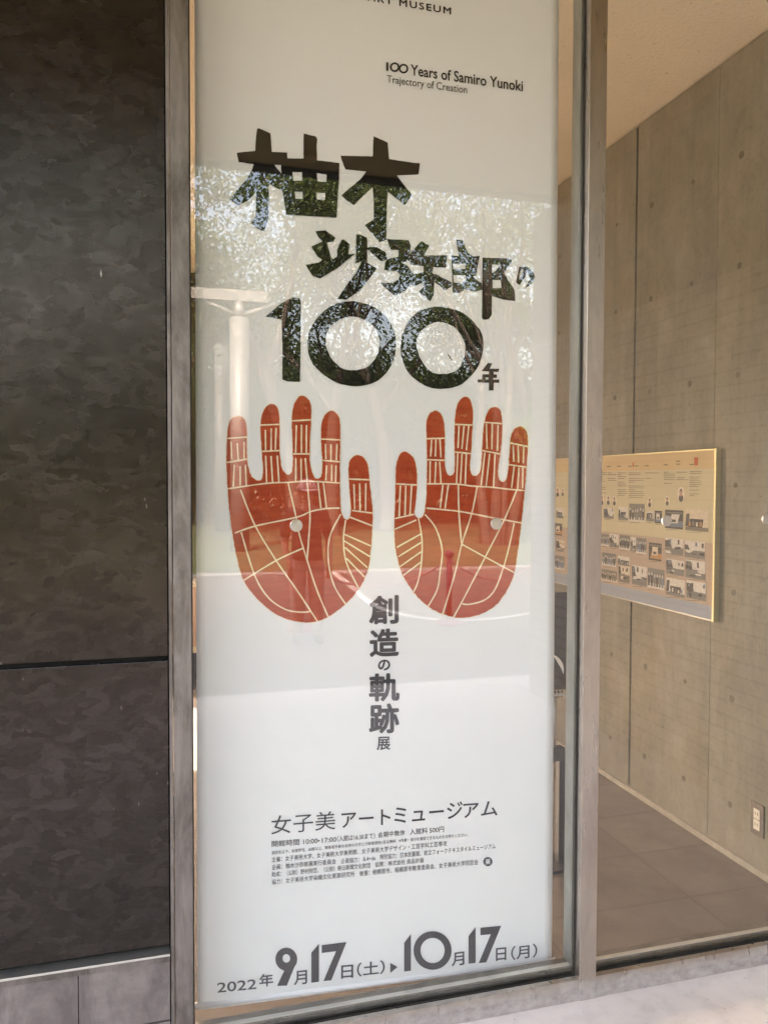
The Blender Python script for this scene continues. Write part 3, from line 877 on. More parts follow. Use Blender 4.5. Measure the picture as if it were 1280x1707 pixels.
info = [('開館時間 10:00▸17:00', 453, 1413, 560.5, 1404.5, 10.5, 0.006),
        ('（入館は16:30まで）', 562, 1404, 625, 1398.5, 10.0, 0.004),
        ('会期中無休', 630, 1397.5, 675, 1393, 9.5, 0.006),
        ('入館料 500円', 683, 1392.5, 740, 1387.5, 10.0, 0.006),
        ('高校生以下、未就学児、65歳以上、障害者手帳をお持ちの方と介助者原則1名は無料', 453, 1425.5, 660, 1405.5, 6.0, 0.004),
        ('※年齢・身分を確認できるものをお持ちください。', 665, 1405, 780, 1395, 6.0, 0.004),
        ('主催：女子美術大学、女子美術大学美術館、女子美術大学デザイン・工芸学科工芸専攻', 453, 1438.5, 745, 1411, 9.0, 0.004),
        ('企画：柚木沙弥郎展実行委員会', 453, 1451, 560, 1441, 9.0, 0.004),
        ('企画協力：＆4+do', 568, 1440.5, 626, 1435, 8.5, 0.004),
        ('特別協力：日本民藝館、岩立フォークテキスタイルミュージアム', 633, 1434, 826, 1415.5, 8.8, 0.004),
        ('助成：（公財）野村財団、（公財）朝日新聞文化財団', 453, 1463, 617, 1447.5, 9.0, 0.004),
        ('協賛：株式会社 良品計画', 625, 1446.5, 706, 1438.5, 8.5, 0.004),
        ('協力：女子美術大学染織文化資源研究所', 453, 1475.5, 591, 1462, 9.0, 0.004),
        ('後援：相模原市、相模原市教育委員会、女子美術大学同窓会', 599, 1461.5, 797, 1442, 9.0, 0.004)]
for a in info:
    plate('notice_lettering', *T(*a), MAT['grey_ink'], bn, 0.0006)
# round emblem beside the notice
em = [(813 + (8.2 if i % 2 else 7.2) * math.cos(2 * math.pi * i / 24), 1437 + (8.2 if i % 2 else 7.2) * math.sin(2 * math.pi * i / 24)) for i in range(24)]
v, f = fill2d([em])
eo = plate('emblem', v, f, MAT['grey_ink'], bn, 0.0006)
plate('emblem_character', *T('美', 808.8, 1442.3, 817.3, 1441.3, 9.8, 0.012), MAT['fabric'], eo, 0.0012)

# dates
Dt = (330, 1500, 2.1333)
def ell(cx, cy, rx, ry, n=40):
    return [(cx + rx * math.cos(2 * math.pi * i / n), cy + ry * math.sin(2 * math.pi * i / n)) for i in range(n)]
seven = lambda dx, dy: [(440 + dx, 163 + dy), (528 + dx, 152 + dy), (474 + dx, 288 + dy), (446 + dx, 291 + dy), (491 + dx, 184.5 + dy), (440 + dx, 191 + dy)]
dates = [([ell(314, 213, 39, 41), [(352, 218), (316, 307), (281, 308), (322, 222)]], [ell(314, 210, 13.5, 15)]),
         ([[(403, 190), (430, 158), (430, 293), (403, 297)]], []), ([seven(0, 0)], []),
         ([[(733, 155), (757, 123), (757, 254), (733, 257)]], []),
         ([ell(834, 182, 67.5, 68.5, 60)], [ell(834, 182, 43, 45, 50)]),
         ([[(962, 131), (987, 98), (987, 226), (962, 229)]], []),
         ([[(1004, 101), (1078, 94), (1025, 224), (998, 227), (1041, 124), (1004, 128)]], []),
         ([[(684, 226), (709, 241), (684, 262)]], [])]
for o, h in dates:
    v, f = fill2d([Z(*Dt, q) for q in o], [Z(*Dt, q) for q in h])
    plate('date_numeral', v, f, MAT['grey_ink'], bn, 0.0006)
def DT(s, x0, y0, x1, y1, h, b=0.0):
    a, c = Z(*Dt, [(x0, y0), (x1, y1)])
    plate('date_lettering', *T(s, a[0], a[1], c[0], c[1], h / 2.1333, b), MAT['grey_ink'], bn, 0.0006)
DT('2022', 68, 333, 208, 319, 36, 0.012)
DT('年', 218, 313, 268, 308, 46, 0.016)
DT('月', 341, 306, 388, 301, 50, 0.016)
DT('日', 509, 283, 552, 279, 47, 0.016)
DT('（土）', 565, 276, 664, 265, 50, 0.012)
DT('月', 902, 239, 947, 233, 48, 0.016)
DT('日', 1059, 220, 1096, 216, 46, 0.016)
DT('（月）', 1113, 217, 1206, 206, 50, 0.012)

# ------------------------------------------------------------------ chart on the concrete wall
XP = XW - 0.022
ch = thing('wall_chart', (XP, 3.5, 0.95), 'long framed history chart with rows of small photographs on the concrete wall', 'chart')
z0c, z1c, y0c, y1c = 0.947, 1.645, 2.775, 4.75
bands = [('yellow_band', 1.645 - 0.075, 1.645, 'sand'), ('text_field', 1.263, 1.570, 'sage'), ('photo_field', 1.003, 1.263, 'clay'), ('blue_band', 0.947, 1.003, 'blue')]
for nm, a, b, mt in bands:
    bx(nm, XP, XW - 0.001, y0c + 0.012, y1c, a, b, MAT[mt], ch)
bx('frame_edge', XP - 0.004, XW - 0.0005, y0c, y0c + 0.012, z0c - 0.006, z1c + 0.006, MAT['board_edge'], ch, 0.001)
bx('frame_edge', XP - 0.003, XW - 0.0005, y0c + 0.012, y1c, z1c, z1c + 0.005, MAT['board_edge'], ch)
bx('frame_edge', XP - 0.003, XW - 0.0005, y0c + 0.012, y1c, z0c - 0.005, z0c, MAT['greymetal'], ch)
Cc = (900, 720, 3.368)
def onchart(poly, lift):
    return [at(x, y, 0, XP - lift) for x, y in Z(*Cc, poly)]
def chart_rect(name, q, mat, lift=0.0015, par=ch):
    c = onchart(q, lift)
    ya, yb = (c[0].y + c[3].y) / 2, (c[1].y + c[2].y) / 2
    zt, zb = (c[0].z + c[1].z) / 2, (c[2].z + c[3].z) / 2
    return bx(name, XP - lift, XP - lift + 0.0012, min(ya, yb), max(ya, yb), zb, zt, mat, par)
pics = [(358,425,413,486,0),(440,420,493,494,0),(500,403,587,503,0),(597,443,640,502,0),(643,443,684,512,0),(702,438,803,543,0),(816,435,945,556,1),
        (340,573,388,638,0),(390,573,441,648,0),(446,580,504,660,0),(509,592,538,672,0),(540,596,597,683,0),(610,623,682,722,1),(702,596,804,690,0),(812,612,925,708,0),
        (348,680,426,752,0),(437,698,501,750,0),(440,752,503,846,1),(345,775,432,838,1),(516,753,600,862,0),(604,768,698,880,0),(708,718,809,803,0),(816,722,928,824,0),(708,825,812,922,0),(822,838,930,940,0),
        (92,425,132,484,0),(76,513,123,580,1),(90,608,138,672,1),(66,695,137,770,0)]
for i, (a, b, c, d, wm) in enumerate(pics):
    q = onchart([(a, b), (c, b + 0.02 * (c - a)), (c, d + 0.02 * (c - a)), (a, d)], 0.0015)
    ya, yb = (q[0].y + q[3].y) / 2, (q[1].y + q[2].y) / 2
    zt, zb = (q[0].z + q[1].z) / 2, (q[2].z + q[3].z) / 2
    rnd = random.Random(i * 7 + 1)
    bm = bmesh.new()
    lay = [0]
    def pr_(u0, u1, v0, v1, tone, slant=0.0):
        lay[0] += 1
        xx = XP - 0.0012 - 0.00006 * lay[0]
        pts = [(u0, v0), (u1, v0), (min(1, max(0, u1 + slant)), v1), (min(1, max(0, u0 + slant)), v1)]
        f = bm.faces.new([bm.verts.new((xx, ya + (yb - ya) * min(1, max(0, u)), zb + (zt - zb) * min(1, max(0, v)))) for u, v in pts])
        f.material_index = tone
    kind = (0, 1, 2, 1, 3, 3, 1, 2, 0, 2, 0, 2, 3, 0, 0, 2, 1, 0, 2, 0, 2, 0, 0, 1, 0, 1, 3, 0, 2)[i]
    hz = rnd.uniform(0.35, 0.6)
    pr_(0, 1, 0, 1, (2, 2, 1, 0)[kind])
    if kind == 0:                                  # a room with tables
        pr_(0, 1, 0, hz, 1)
        pr_(0, rnd.uniform(0.2, 0.5), hz, rnd.uniform(0.7, 0.95), 0, -0.1)
        for _ in range(5):
            u = rnd.uniform(0, 0.85)
            v = rnd.uniform(0.05, hz)
            pr_(u, u + rnd.uniform(0.12, 0.35), v, v + rnd.uniform(0.05, 0.2), rnd.choice((0, 0, 2)), rnd.uniform(-0.1, 0.1))
        for _ in range(4):
            u = rnd.uniform(0, 0.9)
            pr_(u, u + 0.09, rnd.uniform(0.62, 0.7), rnd.uniform(0.78, 0.95), rnd.choice((1, 0, 3)))
    elif kind == 1:                                # a building under a pale sky
        pr_(0, 1, 0, hz * 0.5, 1)
        pr_(rnd.uniform(0, 0.2), rnd.uniform(0.7, 1), hz * 0.5, hz + 0.2, 0, 0.05)
        for k in range(5):
            pr_(0.15 + k * 0.16, 0.24 + k * 0.16, hz * 0.6, hz + rnd.uniform(0, 0.12), rnd.choice((1, 2, 3)))
        pr_(0, 0.15, 0.2, rnd.uniform(0.6, 0.9), 0, 0.04)
    elif kind == 2:                                # a row of people
        pr_(0, 1, 0, 0.25, 2)
        for k in range(6):
            u = 0.04 + k * 0.16 + rnd.uniform(-0.02, 0.02)
            h = rnd.uniform(0.5, 0.66)
            pr_(u, u + 0.11, 0.1, h, rnd.choice((0, 0, 1, 3)), rnd.uniform(-0.02, 0.02))
            pr_(u + 0.025, u + 0.085, h, h + 0.14, 2)
    else:                                          # an object on a dark ground
        pr_(0.1, 1, 0.1, 0.42, 3, 0.12)
        pr_(0.25, 0.7, 0.3, 0.78, 2, rnd.uniform(-0.12, 0.12))
        pr_(0.35, 0.6, 0.36, 0.5, 0)
        pr_(0.05, 0.95, 0.82, 0.9, 1)
    me = bpy.data.meshes.new('photograph')
    bmesh.ops.recalc_face_normals(bm, faces=bm.faces)
    for f in bm.faces:
        if f.normal.x > 0:
            f.normal_flip()
    bm.to_mesh(me)
    bm.free()
    po = bpy.data.objects.new('photograph', me)
    for mt in TONES[wm]:
        me.materials.append(mt)
    COL.objects.link(po)
    po.parent = ch
    po.matrix_parent_inverse = ch.matrix_world.inverted()
for cx, cy, rx, ry in ((348,383,11,30),(383,384,13,28),(417,387,12,28),(615,395,13,30),(714,388,13,28),(791,352,20,44),(99,338,12,28),(127,338,9,24)):
    def disc(bm, k, lift, dy=0.0, sx=1.0):
        q = [at(*Z(*Cc, [(cx + rx * sx * k * math.cos(t), cy + dy + ry * k * math.sin(t))])[0], 0, XP - lift) for t in [2 * math.pi * i / 20 for i in range(20)]]
        bm.faces.new([bm.verts.new(p) for p in q])
        return bm
    po = obj('portrait', disc(bmesh.new(), 1.0, 0.0012), MAT['paper'], ch)
    obj('coat', disc(bmesh.new(), 0.5, 0.0016, ry * 0.45, 1.25), MAT['black'], po)
    obj('hair', disc(bmesh.new(), 0.42, 0.0016, -ry * 0.32), MAT['hair'], po)
    obj('face', disc(bmesh.new(), 0.36, 0.0020, -ry * 0.16), MAT['skin'], po)
for x0, x1, y0, n in ((335,375,225,12),(380,430,228,5),(436,489,228,13),(498,586,228,14),(592,668,228,4),(695,758,224,7),(766,832,224,5),(840,908,220,14)):
    bm = bmesh.new()
    for k in range(n):
        y = y0 + k * 10.5
        if k and random.random() < 0.14:
            continue
        e = x0 + (x1 - x0) * random.choice((0.4, 0.75, 1, 1, 0.9))
        c = onchart([(x0, y), (e, y + 0.015 * (e - x0)), (e, y + 3.2), (x0, y + 3.2)], 0.0012)
        bm.faces.new([bm.verts.new(p) for p in c])
    obj('caption_print', bm, MAT['print_grey'], ch)
bm = bmesh.new()
for x, y in ((385,192),(443,190),(505,190),(540,188),(598,187),(705,182),(775,178),(850,180),(775,162)):
    c = onchart([(x - 10, y), (x + 12, y), (x + 12, y + 5), (x - 10, y + 5)], 0.0012)
    bm.faces.new([bm.verts.new(p) for p in c])
for p_ in pics[:25]:
    x0, y0, x1, y1 = p_[:4]
    c = onchart([(x0 + 4, y1 + 5), (x0 + (x1 - x0) * 0.7, y1 + 6), (x0 + (x1 - x0) * 0.7, y1 + 8.5), (x0 + 4, y1 + 7.5)], 0.0012)
    bm.faces.new([bm.verts.new(p) for p in c])
obj('caption_print', bm, MAT['print_grey'], ch)
chart_rect('red_mark', [(865, 142), (885, 142), (885, 188), (865, 188)], MAT['print_red'], 0.0015)
chart_rect('red_mark', [(519, 172), (525, 172), (525, 196), (519, 196)], MAT['print_red'], 0.0015)

# ------------------------------------------------------------------ wall outlet
q = [at(x, y, 0, XW) for x, y in ((1255.5, 1336.5), (1277.5, 1396))]
yo0, yo1, zo0, zo1 = 2.497, 2.567, 0.158, 0.282
ot = thing('wall_outlet', (XW, 2.53, 0.22), 'double power outlet with ivory sockets in a dark steel plate, low on the concrete wall', 'outlet')
bx('cover_plate', XW - 0.006, XW, yo0, yo1, zo0, zo1, MAT['plate'], ot, 0.002)
for k in (0, 1):
    zc = (zo0 + zo1) / 2 + (0.021 if k else -0.021)
    so = bx('socket', XW - 0.009, XW - 0.0055, 2.516, 2.548, zc - 0.0195, zc + 0.0195, MAT['ivory'], ot, 0.0015)
    for dy in (-0.006, 0.006):
        bx('slot', XW - 0.0096, XW - 0.0088, 2.532 + dy - 0.0012, 2.532 + dy + 0.0012, zc - 0.003, zc + 0.007, MAT['dark'], so)

# ------------------------------------------------------------------ stand behind the banner's right edge
YS = 2.82
def st_at(x, y):
    return at(x, y, 1, YS)
sg = thing('sign_stand', (1.5, YS, 0), 'black sign board on a floor stand half hidden by the banner', 'sign stand')
a, b = st_at(905, 988), st_at(941, 1148)
bm = box(bmesh.new(), a.x - 0.16, b.x, YS - 0.012, YS + 0.012, b.z, a.z, 0.002)
sb = obj('sign_board', bm, MAT['black'], sg)
arc = []
for k in range(13):
    t = math.radians(-82 + k * 8.2)
    arc.append((917 + 22.5 * math.cos(t), 1117 + 26 * math.sin(t)))
arc_in = []
for k in range(13):
    t = math.radians(-82 + k * 8.2)
    wd = 1 - 0.28 * math.sin(math.pi * (k + 0.3) / 12.3)
    arc_in.append((917 + 22.5 * wd * math.cos(t), 1117 + 26 * wd * math.sin(t)))
v, f = fill2d([arc + arc_in[::-1]])
plate('ring_mark', v, f, MAT['white'], sb, 0.0136, 1, YS)
a, b = st_at(915, 1143), st_at(942, 1155)
bx('ledge', a.x - 0.16, b.x, YS - 0.03, YS + 0.012, b.z - 0.004, b.z + 0.008, MAT['greymetal'], sg, 0.001)
for x in (920, 926, 932):
    p = st_at(x, 1152)
    obj('hook', tube(bmesh.new(), [p + Vector((0, -0.02, 0.006)), p + Vector((0, -0.026, -0.004)), p + Vector((0, -0.022, -0.018))], 0.0035, 8), MAT['black'], sg, True)
p, q = st_at(923, 1155), st_at(923, 1255)
obj('post', tube(bmesh.new(), [(p.x, YS, p.z), (p.x, YS, q.z)], 0.011, 14), MAT['greymetal'], sg, True)
a, b = st_at(918, 1246), st_at(938, 1266)
bx('cross_bar', a.x - 0.14, b.x, YS - 0.02, YS + 0.02, b.z, a.z, MAT['black'], sg, 0.003)
a, b = st_at(929.5, 1266), st_at(937.5, 1440)
bx('leg', a.x, b.x, YS - 0.016, YS + 0.016, 0.012, a.z - 0.0005, MAT['black'], sg, 0.002)
bx('leg', a.x - 0.16, a.x - 0.145, YS - 0.016, YS + 0.016, 0.012, a.z - 0.0005, MAT['black'], sg, 0.002)
bx('base_plate', a.x - 0.2, b.x + 0.004, YS - 0.07, YS + 0.07, 0.0, 0.012, MAT['black'], sg, 0.002)

# ------------------------------------------------------------------ counter at the back of the room
ct = thing('wood_counter', (0.3, 6.4, 0), 'pale wooden counter with a cream top before the dark back wall', 'counter')
bx('front_panel', -0.1, 0.8, 6.25, 6.6, 0.26, 0.72, MAT['wood'], ct, 0.004)
bx('counter_top', -0.12, 0.82, 6.22, 6.63, 0.72, 0.748, MAT['cream_top'], ct, 0.003)
bx('lower_shelf', -0.1, 0.8, 6.25, 6.6, 0.21, 0.26, MAT['cream_top'], ct, 0.002)
bx('kick_board', -0.06, 0.76, 6.3, 6.58, 0.0, 0.21, MAT['dark'], ct)

# ------------------------------------------------------------------ insect on the glass
ip = at(750, 596, 1, 2.071)
bug = thing('insect', ip, 'small brown insect with long feelers sitting on the glass inside the second big zero', 'insect')
def ipt(x, y, d=0.0):
    p = at(650 + x / 6.4, 490 + y / 6.4, 1, 2.0695)
    p.y -= d
    return p
obj('body', tube(bmesh.new(), [ipt(614, 640), ipt(625, 652), ipt(638, 670), ipt(652, 692), ipt(664, 712)], [0.0006, 0.0016, 0.0019, 0.0017, 0.0004], 10), MAT['bug'], bug, True)
for q in ([(617, 643), (612, 630), (606, 612)], [(622, 645), (640, 635), (668, 625)]):
    obj('feeler', tube(bmesh.new(), [ipt(x, y, 0.001) for x, y in q], 0.00022, 5), MAT['bug'], bug)
for q in ([(625, 655), (610, 658)], [(634, 655), (665, 658), (705, 668)], [(640, 680), (622, 690)], [(655, 690), (668, 705), (678, 725)]):
    obj('leg', tube(bmesh.new(), [ipt(x, y, 0.0006 if i else 0) for i, (x, y) in enumerate(q)], 0.00028, 5), MAT['bug'], bug)

# ------------------------------------------------------------------ the world in front of the window (seen in the glass)
def skin_mesh(name, V, Ed, R_, mat, parent, root=0, sub=2):
    me = bpy.data.meshes.new(name)
    me.from_pydata([tuple(v) for v in V], Ed, [])
    o = bpy.data.objects.new(name, me)
    COL.objects.link(o)
    sk = o.modifiers.new('skin', 'SKIN')
    sk.use_smooth_shade = True
    for i, r in enumerate(R_):
        d = me.skin_vertices[0].data[i]
        r = r if hasattr(r, '__len__') else (r, r)
        d.radius = r
        d.use_root = i == root
    if sub:
        ss = o.modifiers.new('sub', 'SUBSURF')
        ss.levels = ss.render_levels = sub
    bpy.context.view_layer.update()
    m2 = bpy.data.meshes.new_from_object(o.evaluated_get(bpy.context.evaluated_depsgraph_get()))
    m2.name = name
    bpy.data.objects.remove(o)
    m2.materials.clear()
    return link(name, m2, mat, parent)

def chain(V, Ed, R_, start, pts, rads):
    prev = start
    for p, r in zip(pts, rads):
        V.append(Vector(p)); R_.append(r)
        if prev is not None:
            Ed.append((prev, len(V) - 1))
        prev = len(V) - 1
    return prev

PXX, PYY = 1.37, -3.35
pr = thing('person', (PXX, PYY, 0), 'person in a checked cap, dark top and pale trousers, mirrored in the window', 'person')
def P(x, y, z):
    return Vector((PXX + x, PYY + y, z))
V, Ed, Rr = [], [], []
pel = chain(V, Ed, Rr, None, [P(0, 0, 0.84)], [(0.135, 0.1)])
chest = chain(V, Ed, Rr, pel, [P(0, 0, 0.98), P(0, 0.0, 1.12), P(0, 0, 1.22)], [(0.12, 0.09), (0.135, 0.1), (0.11, 0.085)])
neck = chain(V, Ed, Rr, chest, [P(0, 0.0, 1.29), P(0, 0.012, 1.33)], [0.05, 0.047])
head = chain(V, Ed, Rr, neck, [P(0, 0.025, 1.375), P(0, 0.02, 1.43), P(0, 0.01, 1.49)], [(0.062, 0.075), (0.074, 0.09), (0.066, 0.08)])
for sx in (-1, 1):
    w_ = chain(V, Ed, Rr, chest, [P(sx * 0.15, 0, 1.225), P(sx * 0.195, -0.01, 1.08), P(sx * 0.215, -0.015, 0.97), P(sx * 0.205, 0.05, 0.86), P(sx * 0.19, 0.12, 0.77)], [0.05, 0.043, 0.037, 0.031, 0.025])
    palm = chain(V, Ed, Rr, w_, [P(sx * 0.185, 0.145, 0.725)], [(0.028, 0.015)])
    for k, (dx, ln) in enumerate(((-0.02, 0.065), (-0.007, 0.075), (0.007, 0.072), (0.02, 0.058))):
        chain(V, Ed, Rr, palm, [P(sx * 0.185 + dx, 0.155, 0.69), P(sx * 0.18 + dx, 0.165, 0.69 - ln * 0.6), P(sx * 0.175 + dx, 0.16, 0.69 - ln)], [0.009, 0.008, 0.0065])
    chain(V, Ed, Rr, palm, [P(sx * 0.155, 0.16, 0.72), P(sx * 0.145, 0.172, 0.69)], [0.0105, 0.008])
    chain(V, Ed, Rr, pel, [P(sx * 0.085, 0, 0.78), P(sx * 0.09, 0.0, 0.62), P(sx * 0.092, 0.012, 0.44), P(sx * 0.095, 0.0, 0.27), P(sx * 0.098, -0.01, 0.08), P(sx * 0.105, 0.06, 0.035), P(sx * 0.11, 0.13, 0.03)], [0.085, 0.075, 0.055, 0.05, 0.035, 0.034, 0.026])
skin_mesh('body', V, Ed, Rr, MAT['skin'], pr)
V, Ed, Rr = [], [], []
a = chain(V, Ed, Rr, None, [P(0, 0, 0.775)], [(0.172, 0.137)])
c = chain(V, Ed, Rr, a, [P(0, 0, 0.80), P(0, 0, 0.98), P(0, 0, 1.12), P(0, 0, 1.23)], [(0.17, 0.135), (0.15, 0.118), (0.157, 0.122), (0.125, 0.1)])
chain(V, Ed, Rr, c, [P(0, 0.004, 1.285)], [0.06])
for sx in (-1, 1):
    chain(V, Ed, Rr, c, [P(sx * 0.155, 0, 1.228), P(sx * 0.197, -0.01, 1.08), P(sx * 0.217, -0.015, 0.985)], [0.064, 0.058, 0.056])
skin_mesh('shirt', V, Ed, Rr, MAT['shirt'], pr)
V, Ed, Rr = [], [], []
a = chain(V, Ed, Rr, None, [P(0, 0, 0.88)], [(0.142, 0.11)])
chain(V, Ed, Rr, a, [P(0, 0, 1.0)], [(0.125, 0.095)])
for sx in (-1, 1):
    chain(V, Ed, Rr, a, [P(sx * 0.085, 0, 0.77), P(sx * 0.09, 0, 0.62), P(sx * 0.092, 0.012, 0.44), P(sx * 0.096, 0, 0.26), P(sx * 0.098, -0.008, 0.09)], [0.1, 0.092, 0.078, 0.07, 0.062])
skin_mesh('trousers', V, Ed, Rr, MAT['trousers'], pr)
for sx in (-1, 1):
    V, Ed, Rr = [], [], []
    chain(V, Ed, Rr, None, [P(sx * 0.098, -0.035, 0.045), P(sx * 0.102, 0.03, 0.042), P(sx * 0.11, 0.11, 0.033), P(sx * 0.112, 0.16, 0.028)], [0.042, 0.046, 0.043, 0.03])
    skin_mesh('shoe', V, Ed, Rr, MAT['shoe'], pr)
def dome(c, rx, ry, rz, z_lo, n=20, m=8):
    bm = bmesh.new()
    rings = []
    for i in range(m):
        t = math.radians(z_lo + (88 - z_lo) * i / (m - 1))
        rings.append([bm.verts.new((c.x + rx * math.cos(t) * math.cos(2 * math.pi * k / n), c.y + ry * math.cos(t) * math.sin(2 * math.pi * k / n), c.z + rz * math.sin(t))) for k in range(n)])
    for a, b in zip(rings, rings[1:]):
        for k in range(n):
            bm.faces.new((a[k], a[(k + 1) % n], b[(k + 1) % n], b[k]))
    bm.faces.new(rings[-1])
    bm.faces.new(rings[0][::-1])
    return bm
obj('hair', dome(P(0, 0.0, 1.44), 0.085, 0.1, 0.085, -38), MAT['hair'], pr, True)
cp = obj('cap', dome(P(0, 0.012, 1.455), 0.094, 0.112, 0.098, 0), MAT['cap'], pr, True)
bm = bmesh.new()
pts = [(0.085 * math.cos(t), 0.085 + 0.095 * math.sin(t)) for t in [math.pi * i / 12 for i in range(13)]]
lo_ = [bm.verts.new(P(x, y, 1.452 - 0.25 * max(0, y - 0.1))) for x, y in pts]
hi_ = [bm.verts.new(P(x, y, 1.458 - 0.25 * max(0, y - 0.1))) for x, y in pts]
bm.faces.new(lo_[::-1]); bm.faces.new(hi_)
for i in range(12):
    bm.faces.new((lo_[i], lo_[i + 1], hi_[i + 1], hi_[i]))
obj('cap_brim', bm, MAT['cap'], cp)
V, Ed, Rr = [], [], []
chain(V, Ed, Rr, None, [P(0, 0.105, 1.43), P(0, 0.125, 1.4), P(0, 0.108, 1.395)], [0.008, 0.012, 0.01])
skin_mesh('nose', V, Ed, Rr, MAT['skin'], pr)
for sx in (-1, 1):
    obj('eye', tube(bmesh.new(), [P(sx * 0.03, 0.096, 1.425), P(sx * 0.03, 0.112, 1.425)], [0.011, 0.007], 10), MAT['hair'], pr, True)
obj('mouth', tube(bmesh.new(), [P(-0.022, 0.102, 1.37), P(0, 0.11, 1.368), P(0.022, 0.102, 1.37)], 0.0045, 8), simple('lips', (0.32, 0.12, 0.1)), pr, True)

# plastic barrier posts and chain on the pavement
bps = [(3.03, -3.95), (1.42, -3.98), (4.5, -4.6)]
for k, (x, y) in enumerate(bps):
    g = thing('barrier_post', (x, y, 0), ('plum plastic barrier post at the right hand, with chains on both sides', 'plum plastic barrier post standing behind the person in the checked cap', 'plum plastic barrier post mirrored furthest right, by the tiled wall')[k], 'post', 'plastic barrier posts on the pavement')
    bm = tube(bmesh.new(), [(x, y, 0), (x, y, 0.012), (x, y, 0.035), (x, y, 0.05)], [0.15, 0.15, 0.12, 0.04], 20)
    obj('foot', bm, MAT['magenta'], g, True)
    obj('pole', tube(bmesh.new(), [(x, y, 0.05), (x, y, 0.72)], 0.03, 14), MAT['magenta'], g, True)
    obj('knob', tube(bmesh.new(), [(x, y, 0.72), (x, y, 0.735), (x, y, 0.77), (x, y, 0.79)], [0.035, 0.05, 0.05, 0.02], 14), MAT['magenta'], g, True)
for (a, b), lb in (((0, 1), 'pink and white plastic chain sagging between the left pair of barrier posts'), ((0, 2), 'pink and white plastic chain sagging between the right pair of barrier posts')):
    pa, pb = bps[a], bps[b]
    bm = bmesh.new()
    N = 34
    for i in range(N):
        u0, u1 = (i + 0.12) / N, (i + 0.88) / N
        pts = []
        for u in (u0, u1):
            pts.append((pa[0] + (pb[0] - pa[0]) * u, pa[1] + (pb[1] - pa[1]) * u, 0.7 - 1.1 * u * (1 - u)))
        tube(bm, pts, 0.012 if i % 2 else 0.009, 6)
    tag(obj('plastic_chain', bm, MAT['pinkchain']), lb, 'chain', 'plastic chains of the barrier')

# painted kerb line on the paving
bm = bmesh.new()
cpts = catmull([(2.9, -9.2), (2.75, -7.2), (2.6, -5.3), (2.95, -4.3), (3.6, -4.15), (4.6, -4.55), (6.5, -5.2), (9, -5.6)], 10)
for i in range(len(cpts) - 1):
    a, b = Vector(cpts[max(i - 1, 0)]), Vector(cpts[min(i + 1, len(cpts) - 1)])
    pass
poly = []
L, R_ = [], []
for i, p in enumerate(cpts):
    d = (Vector(cpts[min(i + 1, len(cpts) - 1)]) - Vector(cpts[max(i - 1, 0)])).normalized()
    n = Vector((-d.y, d.x)) * 0.05
    L.append(bm.verts.new((p[0] + n.x, p[1] + n.y, 0.0)))
    R_.append(bm.verts.new((p[0] - n.x, p[1] - n.y, 0.0)))
for i in range(len(L) - 1):
    bm.faces.new((L[i], L[i + 1], R_[i + 1], R_[i]))
tag(obj('painted_line', bm, MAT['white']), kind='structure')

# covered walkway of white steel
wk = thing('covered_walkway', (1.9, -15, 0), 'pale steel walkway roof on round columns across the lawn, mirrored left in the window', 'shelter')
for x, y, r, h in ((1.81, -14.1, 0.215, 5.2), (2.04, -22.0, 0.23, 6.0), (-5.0, -14.1, 0.215, 5.2), (-5.0, -22.0, 0.23, 6.0)):
    obj('column', tube(bmesh.new(), [(x, y, -0.05), (x, y, h)], r, 24), MAT['greywhite'], wk, True)
    bm = bmesh.new()
    tube(bm, [(x, y, h), (x, y, h + 0.36)], [0.12, 0.12], 12)
    for dx in (-0.8, 0.8):
        tube(bm, [(x, y, h + 0.04), (x + dx, y, h + 0.36)], 0.05, 8)
    obj('bracket', bm, MAT['greywhite'], wk, True)
bx('beam', -9, 2.43, -14.22, -13.98, 5.56, 5.8, MAT['greywhite'], wk)
bx('beam', -9, 2.7, -22.12, -21.88, 6.36, 6.6, MAT['greywhite'], wk)

